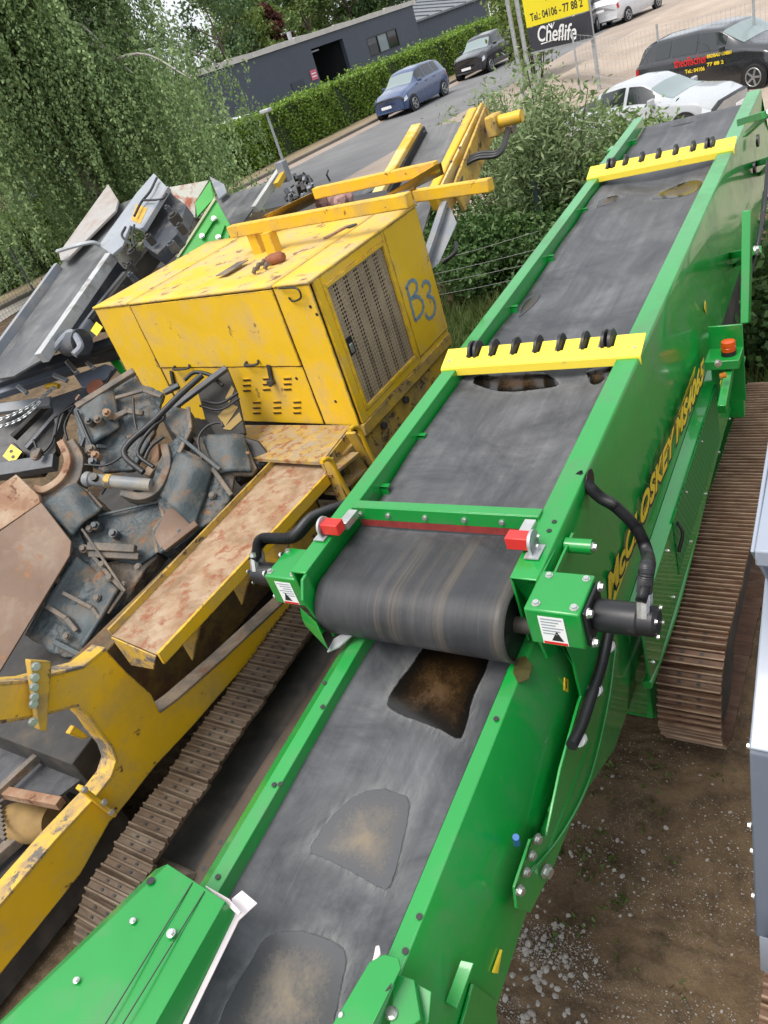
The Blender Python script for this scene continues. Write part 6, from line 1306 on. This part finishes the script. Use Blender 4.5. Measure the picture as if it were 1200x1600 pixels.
for x, y, r_ in ((410, 390, .12), (440, 385, .10), (485, 378, .09), (465, 392, .07)):
    p = bz(x, y, 2.84); bm = bmesh.new(); bmesh.ops.create_icosphere(bm, subdivisions=2, radius=r_)
    for v_ in bm.verts: v_.co *= rng.uniform(.8, 1.15)
    me = bpy.data.meshes.new('rubble_stone'); bm.to_mesh(me); bm.free(); me.materials.append(surf('pink_granite', (.36, .22, .20), .85, .3, 9) if 'pink_granite' not in MATS else MATS['pink_granite']); tag(link('rubble_stone', me, None, M.rot @ Matrix.Translation(Vector(p))), 'pinkish lump of rubble lying inside the yellow boom frame', 'stone', 'rubble in the boom frame')
PY = np.array([-3.88, 8, 2.95]); SY = math.atan2(2.95-2.15, 2.0); NY = np.array([0, -math.sin(SY), math.cos(SY)])
def yc(x, y, off=0): return M.on(350+x*.3917, 160+y*.3917, PY+NY*off, NY)
yd = bpy.data.objects.new('discharge_conveyor', None); COL.objects.link(yd); yd.parent = YM; yd.matrix_local = ROOTM[YM.name].inverted() @ (M.rot @ Matrix.Translation((-3.8, 7, 2.5))); ROOTM[yd.name] = M.rot @ Matrix.Translation((-3.8, 7, 2.5))
mb = MB(); mb.prism([yc(795, 100), yc(985, 70), yc(850, 330), (yc(780, 560)), yc(560, 560), (yc(640, 380))], -NY*.02); mb.build('conveyor_belt', BELTG, yd, M)
mb = MB(); mb.bar(yc(778, 110, .05), yc(600, 420, .05), .13, .16, NY); mb.build('side_rail', YELF, yd, M, .012)
mb = MB(); mb.bar(yc(800, 115, .02), yc(640, 420, .02), .05, .12, NY); mb.build('skirt', BLACK, yd, M)
mb = MB(); mb.bar(yc(1005, 55, .08), yc(835, 400, .08), .10, .20, NY); mb.build('side_rail', YEL, yd, M, .012)
mb = MB(); mb.bar(yc(1045, 50, .03), yc(880, 395, .03), .03, .28, NY); mb.build('rail_lip', YELF, yd, M, .006)
mb = MB(); mb.bar(yc(1062, 62, .0), yc(935, 390, .0), .03, .30, NY); mb.build('rail_plate', YELD, yd, M, .006)
mb = MB(); p = yc(1085, 80, .1); mb.tube([p, p+[.28, 0, .0]], .06, 14); m1 = mb.build('drum_motor', YEL, yd, M)
mb = MB(); mb.box(p+[-.08, -.1, -.12], p+[.04, .12, .08]); mb.build('motor_housing', YELD, yd, M, .02)
mb = MB(); p = yc(1120, 95, -.1); mb.tube([p, p+[.1, 0, -.02]], .07, 12); mb.build('gearbox', CASTR, yd, M)
for k in range(3):
    hose('hydraulic_hose', [yc(1130+6*k, 105, .05), yc(1100, 190+8*k, .06), yc(1010, 205+10*k, .08), yc(940+8*k, 260, .09), yc(925+9*k, 330, .08)], .018, yd)
for x, y in ((905, 235), (800, 115), (940, 180), (720, 230)): bolt(yd, yc(x, y, .18), NY, 1.4, me=HOLE, name='bolt_hole')
mb = MB(); mb.prism([yc(890, 385, -.02), yc(930, 480, -.10), yc(860, 640, -.2), yc(815, 680, -.2), yc(800, 590, -.1)], (-.03, .03, 0)); mb.build('chute_plate', GREYP, yd, M, .006)
mb = MB(); mb.bar(yc(880, 400, .02), yc(800, 640, -.1), .07, .05, NY); mb.build('chute_edge', GREYP, yd, M, .006)
mb = MB(); mb.tube([yc(825, 405, .02), yc(885, 385, .02)], .05, 12); mb.build('chute_roller', GREYP, yd, M)
hose('hydraulic_hose', [yc(925, 560, -.1), yc(920, 600, -.1), yc(870, 640, -.12)], .02, yd)
# ================================================================== GREY CONVEYOR AT THE LEFT
PG = np.array([-7.5, 7, 3.33]); SG = math.atan2(1.08, 3.0); NG = np.array([0, -math.sin(SG), math.cos(SG)])
def g4(x, y, off=0): return M.on(x*.35, 250+y*.35, PG+NG*off, NG)
GC = empty('grey_conveyor', (-7.6, 5.5, 0), M, label='weathered grey conveyor with a streaked belt sloping up in front of the birch', cat='conveyor')
def gpoly(name, pts, off, th, mat, par=GC, bevel=.005):
    mb = MB(); P = [g4(x, y, off) for x, y in pts]; mb.prism([p-NG*th for p in P], NG*th); return mb.build(name, mat, par, M, bevel)
def gbar(name, a, b_, w_, h_, off, mat, par=GC, bevel=.005):
    mb = MB(); mb.bar(g4(*a, off), g4(*b_, off), w_, h_, NG); return mb.build(name, mat, par, M, bevel)
gpoly('belt', [(530, 200), (620, 160), (455, 390), (505, 432), (180, 895), (60, 965), (-90, 990), (-90, 930), (255, 490), (380, 335)], 0, .02, BELTG, bevel=0)
gbar('side_rail', (262, 475), (-80, 945), .06, .10, .04, GREYP)
gbar('side_rail', (500, 432), (186, 885), .10, .12, .05, surf('worn_pale_rail', (.40, .41, .41), .5, .15, 4, dirt=(.2, .19, .17), damt=(.5, .7), dscale=6))
gpoly('side_wall', [(482, 108), (526, 178), (515, 225), (300, 440), (270, 447), (262, 415)], .10, .03, surf('pale_worn_steel', (.36, .34, .32), .5, .15, 3, dirt=(.24, .19, .16), damt=(.45, .7), dscale=3))
gp = gpoly('head_plate', [(686, 58), (752, 128), (640, 312), (580, 292), (548, 380), (500, 420), (440, 380), (608, 148)], .12, .03, surf('pale_grey_plate', (.30, .32, .35), .45, .1, 2, dirt=(.2, .19, .18), damt=(.55, .75), dscale=4))
gbar('head_lip', (752, 128), (640, 312), .05, .06, .14, GREYP)
mb = MB(); mb.tube(spline([g4(256, 408, .2), g4(330, 385, .25), g4(410, 368, .2), g4(445, 380, .12)], 5), .022, 8); mb.build('cross_tube', GALV, GC, M)
gpoly('warning_decal', [(610, 195), (658, 215), (625, 285), (585, 268)], .124, .002, surf('faded_orange_decal', (.55, .33, .05), .6, .2, 9), bevel=0)
for pts, r_ in (([(700, 80), (670, 140), (630, 190), (600, 250)], .014), ([(640, 180), (720, 175), (745, 150)], .012), ([(560, 300), (545, 340), (590, 380)], .014), ([(600, 290), (590, 340), (600, 390)], .012)):
    hose('hose', [g4(x, y, .17) for x, y in pts], r_, GC)
gpoly('head_frame', [(752, 140), (830, 200), (790, 330), (700, 420), (640, 380), (650, 310)], -.02, .15, GREYD)
for x, y, r_ in ((585, 405, .07), (575, 465, .04), (580, 510, .04), (660, 340, .05), (770, 245, .08), (745, 210, .04), (800, 290, .05), (760, 370, .06)):
    p = g4(x, y, .12); mb = MB(); mb.tube([p-NG*.1, p], r_*.8, 12); mb.tube([p, p+NG*.02], r_*.5, 6); mb.build('fitting', [DARK, GREYD, DARK][int(x) % 3], GC, M)
gbar('under_beam', (515, 470), (300, 790), .16, .2, -.12, GREYD); gbar('under_beam', (580, 520), (360, 800), .12, .15, -.2, GREYP); gbar('under_beam', (700, 400), (430, 740), .10, .2, -.22, DARK)
gbar('under_beam', (640, 440), (560, 600), .10, .2, -.25, DARK)
gpoly('warning_decal', [(430, 722), (458, 745), (432, 785), (404, 762)], -.09, .006, YINK, bevel=0)
p = g4(300, 820, -.05); mb = MB(); mb.tube([p, p+[.25, 0, 0]], .13, 16); mb.build('return_roller', GREYD, GC, M)
mb = MB(); p = g4(300, 770, .0); mb.tube(spline([g4(240, 850, 0), g4(280, 800, .05), g4(320, 770, .05), g4(360, 830, 0), g4(330, 870, 0)], 5), .035, 8); mb.build('roller_yoke', GREYP, GC, M)
# the dark clutter of frames below it
GF = empty('grey_machine_frame', (-6.6, 3.6, 0), M, label='dark grey machine frame with chains and beams below the streaked grey belt', cat='machine frame')
NF = np.array([.35, -.45, .82]); NF /= np.linalg.norm(NF); PF = M.z(70, 640, 1.75)
def f4(x, y, off=0): return M.on(x*.35, 250+y*.35, PF+NF*off, NF)
def fbar(a, b_, w_, h_, off, mat, name='frame_beam'):
    mb = MB(); mb.bar(f4(*a, off), f4(*b_, off), w_, h_, NF); return mb.build(name, mat, GF, M, .006)
def fpoly(name, pts, off, th, mat, bevel=.006):
    mb = MB(); P = [f4(x, y, off) for x, y in pts]; mb.prism([p-NF*th for p in P], NF*th); return mb.build(name, mat, GF, M, bevel)
fbar((-60, 1010), (520, 820), .14, .12, .08, GREYD); fbar((-60, 1060), (330, 930), .10, .10, .02, PALED); fbar((320, 890), (520, 850), .12, .2, .0, GREYD); fbar((-60, 1120), (230, 1080), .12, .06, -.05, GREYP)
fpoly('frame_plate', [(-60, 1180), (240, 1080), (250, 1300), (180, 1400), (-60, 1420)], -.25, .1, BLACK)
fpoly('frame_plate', [(-60, 1300), (60, 1260), (110, 1310), (70, 1390), (-60, 1400)], -.1, .05, BLACK)
fbar((-60, 1400), (250, 1350), .16, .12, .0, GREYD); fbar((60, 1240), (210, 1090), .06, .08, -.1, DARK); fbar((120, 1290), (250, 1140), .05, .06, -.08, GREYD)
fpoly('frame_plate', [(230, 1060), (380, 1010), (400, 1060), (330, 1130), (290, 1110), (250, 1230)], .0, .12, GREYD)
fpoly('frame_plate', [(330, 960), (470, 910), (515, 925), (470, 980), (370, 1020)], .03, .06, PALED)
fpoly('frame_plate', [(520, 870), (560, 940), (540, 960), (490, 900)], -.12, .05, GREEN_OLD)
for (a, b_, m_) in (((300, 900), (345, 950), ZINC), ((390, 905), (420, 930), ZINC), ((240, 960), (300, 985), GALV), ((410, 870), (520, 830), DARK), ((80, 1010), (120, 1040), GALV), ((160, 1330), (180, 1290), CASTR)):
    fbar(a, b_, .05, .05, .14, m_, 'frame_bracket')
p = f4(230, 1008, .1); mb = MB(); mb.tube([f4(205, 1012, .12), f4(235, 1004, .12), f4(262, 1010, .12)], .03, 10); mb.build('yellow_hook', YEL, GF, M)
p = f4(430, 1020, .05); mb = MB(); mb.tube([p-NF*.05, p+NF*.03], .10, 16); mb.build('rusty_disc', surf('disc_rust', (.26, .09, .05), .7, .2, 8), GF, M)
p = f4(165, 1320, .05); mb = MB(); mb.tube([p-NF*.05, p+NF*.03], .06, 14); mb.build('pulley', CASTR, GF, M)
o = fpoly('warning_decal', [(50, 1268), (98, 1302), (58, 1358), (12, 1322)], -.045, .006, YINK, bevel=0)
for q in ((50, 1300), (58, 1325)):
    p = f4(*q, -.043); mb = MB(); mb.tube([p+NF*.001, p+NF*.004], .02, 10); mb.build('decal_mark', INK, o, M)
def chain(a, b_, off, n=22):
    p, q = f4(*a, off), f4(*b_, off); d = (q-p)/n
    for i in range(n):
        c = p+d*(i+.5)-np.array([0, 0, .05*math.sin(math.pi*(i+.5)/n)]); L_ = np.linalg.norm(d)*.78; dd = d/np.linalg.norm(d); s_ = np.cross(dd, NF) if i % 2 else NF
        pts = [c+dd*L_*math.cos(t)+s_*L_*.5*math.sin(t) for t in np.linspace(0, 2*math.pi, 13)]; mb = MB(); mb.tube(pts, .008, 5, cap=False); mb.build('chain_link', GALV, GF, M)
chain((-20, 1165), (250, 1005), .14, 20); chain((-20, 1195), (180, 1080), .12, 16)
for pts in ([(250, 1180), (230, 1260), (180, 1310), (150, 1250)], [(245, 1230), (270, 1130), (330, 1080)], [(480, 1000), (400, 1060), (320, 1100), (240, 1150)], [(330, 1100), (290, 1180), (300, 1250)], [(500, 940), (470, 1000), (420, 1040)]):
    hose('hose', [f4(x, y, .08) for x, y in pts], .014, GF)
# ---- green sided hopper with its own belt
GH = empty('green_hopper', (-6.6, 8.3, 0), M, label='small scuffed green hopper of a dark belt feeder behind the yellow canopy', cat='feeder')
PH = M.z(330, 340, 2.55); NH = np.array([.5, -.62, .6]); NH /= np.linalg.norm(NH)
def h4(x, y, off=0): return M.on(x*.35, 250+y*.35, PH+NH*off, NH)
def hpoly(name, pts, off, th, mat, par=GH, bevel=.005):
    mb = MB(); P = [h4(x, y, off) for x, y in pts]; mb.prism([p-NH*th for p in P], NH*th); return mb.build(name, mat, par, M, bevel)
hpoly('side_wall', [(938, 95), (962, 172), (1028, 290), (1020, 380), (900, 425), (785, 445), (790, 432), (958, 170)], .1, .03, GREEN_OLD)
hpoly('side_wall', [(938, 92), (955, 170), (880, 255), (872, 190)], .0, .03, GREEN_OLD)
hpoly('end_wall', [(748, 122), (932, 90), (874, 185), (872, 258), (840, 240), (790, 180)], -.05, .03, surf('scraped_whitish_paint', (.42, .42, .36), .6, .15, 3, rust=(.30, .09, .05), ramt=(.48, .58), rscale=2.5))
hpoly('top_edge', [(956, 165), (964, 175), (797, 436), (788, 432)], .13, .03, surf('worn_edge', (.35, .38, .22), .6))
for a, b_ in (((900, 350), (960, 255)), ((960, 400), (1000, 290)), ((905, 380), (985, 385))):
    mb = MB(); mb.bar(h4(*a, .12), h4(*b_, .12), .05, .05, NH); mb.build('wall_rib', GREEN_OLD, GH, M, .005)
for x, y in ((955, 262), (902, 340), (975, 345)): bolt(GH, h4(x, y, .14), NH, 2.5)
for k in range(9):
    mb = MB(); a = (770+8*k, 440-22*k); mb.bar(h4(a[0]-10, a[1]-18, .0), h4(a[0]+60-4*k, a[1]-6, .0), .05, .04, NH); mb.build('feeder_plate', RUSTB, GH, M, .004)
PB = M.z(385, 310, 2.5)
def bb_(x, y, off=0): return M.on(300+x*.41667, y*.41667, PB+np.array([0, -.3, .95])*off, (0, -.3, .95))
mb = MB(); mb.prism([bb_(88, 745), bb_(300, 680), bb_(330, 640), bb_(215, 800), bb_(180, 850), bb_(90, 850)], (0, 0, -.03)); mb.build('feeder_belt', BELTG, GH, M)
mb = MB(); mb.prism([bb_(65, 660, .15), bb_(120, 690, .15), bb_(130, 720, .1), bb_(100, 745, .1)], (0, 0, -.03)); mb.build('belt_end_plate', GREYP, GH, M, .004)
mb = MB(); mb.bar(bb_(342, 628, .2), bb_(238, 785, .1), .10, .12); mb.build('pale_strut', surf('pale_strut_paint', (.42, .42, .40), .5, .15, 4), GH, M, .008)
mb = MB(); mb.bar(bb_(345, 650, .24), bb_(318, 695, .22), .09, .08); mb.build('strut_decal', surf('orange_band', (.55, .34, .03), .5), GH, M)
mb = MB(); p = bb_(340, 630, .3); mb.box(p-[.07, .07, .2], p+[.07, .07, .1]); mb.build('strut_head', GREYP, GH, M, .01)
for k in range(26):
    x, y = rng.uniform(350, 455), rng.uniform(660, 760); p = bb_(x, y, rng.uniform(0, .25)); s_ = rng.uniform(.03, .09); d = rng.normal(size=3); d /= np.linalg.norm(d)
    mb = MB(); mb.bar(p-d*s_, p+d*s_, s_*.8, s_*.7); mb.build('drive_part', [GREYD, DARK, GREYP, BLACK][k % 4], GH, M, .006)
for k in range(3): hose('hose', [bb_(400+15*k, 690, .2), bb_(420+8*k, 660, .3), bb_(450, 680+10*k, .2), bb_(440, 730, .1)], .02, GH)
mb = MB(); mb.hexa([h4(740, 260, -.3), h4(900, 260, -.3), h4(900, 480, -.3), h4(700, 480, -.3)], [h4(740, 260, -.2), h4(900, 260, -.2), h4(900, 480, -.2), h4(700, 480, -.2)]); mb.build('hopper_floor', DARK, GH, M)
mb = MB(); mb.tube([bb_(510, 640, .3), bb_(505, 655, .3), bb_(518, 680, .2)], .015, 6); mb.build('aerial', BLACK, GH, M)
mb = MB(); mb.prism([bb_(480, 740, .0), bb_(680, 650, .0), bb_(720, 690, .0), bb_(520, 790, -.0)], (0, 0, -.05)); mb.build('feeder_deck', GREYD, GH, M, .01)
# ================================================================== PALE GREY MACHINE AT THE RIGHT EDGE
PM = empty('pale_grey_machine', (.3, 2.2, 0), M, label='pale blue grey machine body with its own crawler track at the right edge', cat='machine')
ue = -.30
mb = MB(); mb.prism([(ue, 2.166, 2.10), (ue, 1.687, 1.783), (ue, 1.70, 1.765), (ue, 2.17, 2.07), (ue, 3.2, 2.07), (ue, 3.2, 2.10)], (1.1, 0, 0)); mb.build('deck_panel', PALE, PM, M, .006)
mb = MB(); mb.prism([(ue, 2.36, 2.545), (ue, 1.90, 2.435), (ue, 2.168, 2.102), (ue, 3.0, 2.102), (ue, 3.0, 2.62)], (.012, 0, 0)); mb.build('side_shield', PALE, PM, M, .004)
mb = MB(); mb.prism([(ue+.012, 1.90, 2.44), (ue+.012, 3.0, 2.66), (ue+.012, 3.0, 2.60), (ue+.012, 1.90, 2.38)], (1.0, 0, 0)); mb.build('top_panel', PALE, PM, M, .006)
mb = MB(); mb.prism([(ue, 1.69, 1.76), (ue, 1.575, .80), (ue, 1.60, .80), (ue, 3.0, .80), (ue, 3.0, 1.98), (ue, 1.95, 1.93)], (1.0, 0, 0)); mb.build('body_panel', PALED, PM, M, .008)
mb = MB(); mb.prism([M.x(1186, 1462, -.27), M.x(1240, 1460, -.27), M.x(1240, 1512, -.27), M.x(1188, 1516, -.27)], (.8, 0, 0)); mb.build('sill', PALE, PM, M, .004)
for x, y in ((1170, 1166), (1171, 1290), (1175, 1330), (1177, 1400)):
    bolt(PM, M.x(x+3, y, -.302), (-1, 0, 0), .8)
hose('lifting_loop', [M.x(1196, 818, -.30), M.x(1186, 835, -.33), M.x(1192, 850, -.33), M.x(1202, 845, -.3)], .008, PM, GALV)
pt_ = bpy.data.objects.new('crawler_track', None); COL.objects.link(pt_); pt_.parent = PM; pm_ = M.rot @ Matrix.Translation((-.1, 1.8, .4)); pt_.matrix_local = ROOTM[PM.name].inverted() @ pm_; ROOTM[pt_.name] = pm_
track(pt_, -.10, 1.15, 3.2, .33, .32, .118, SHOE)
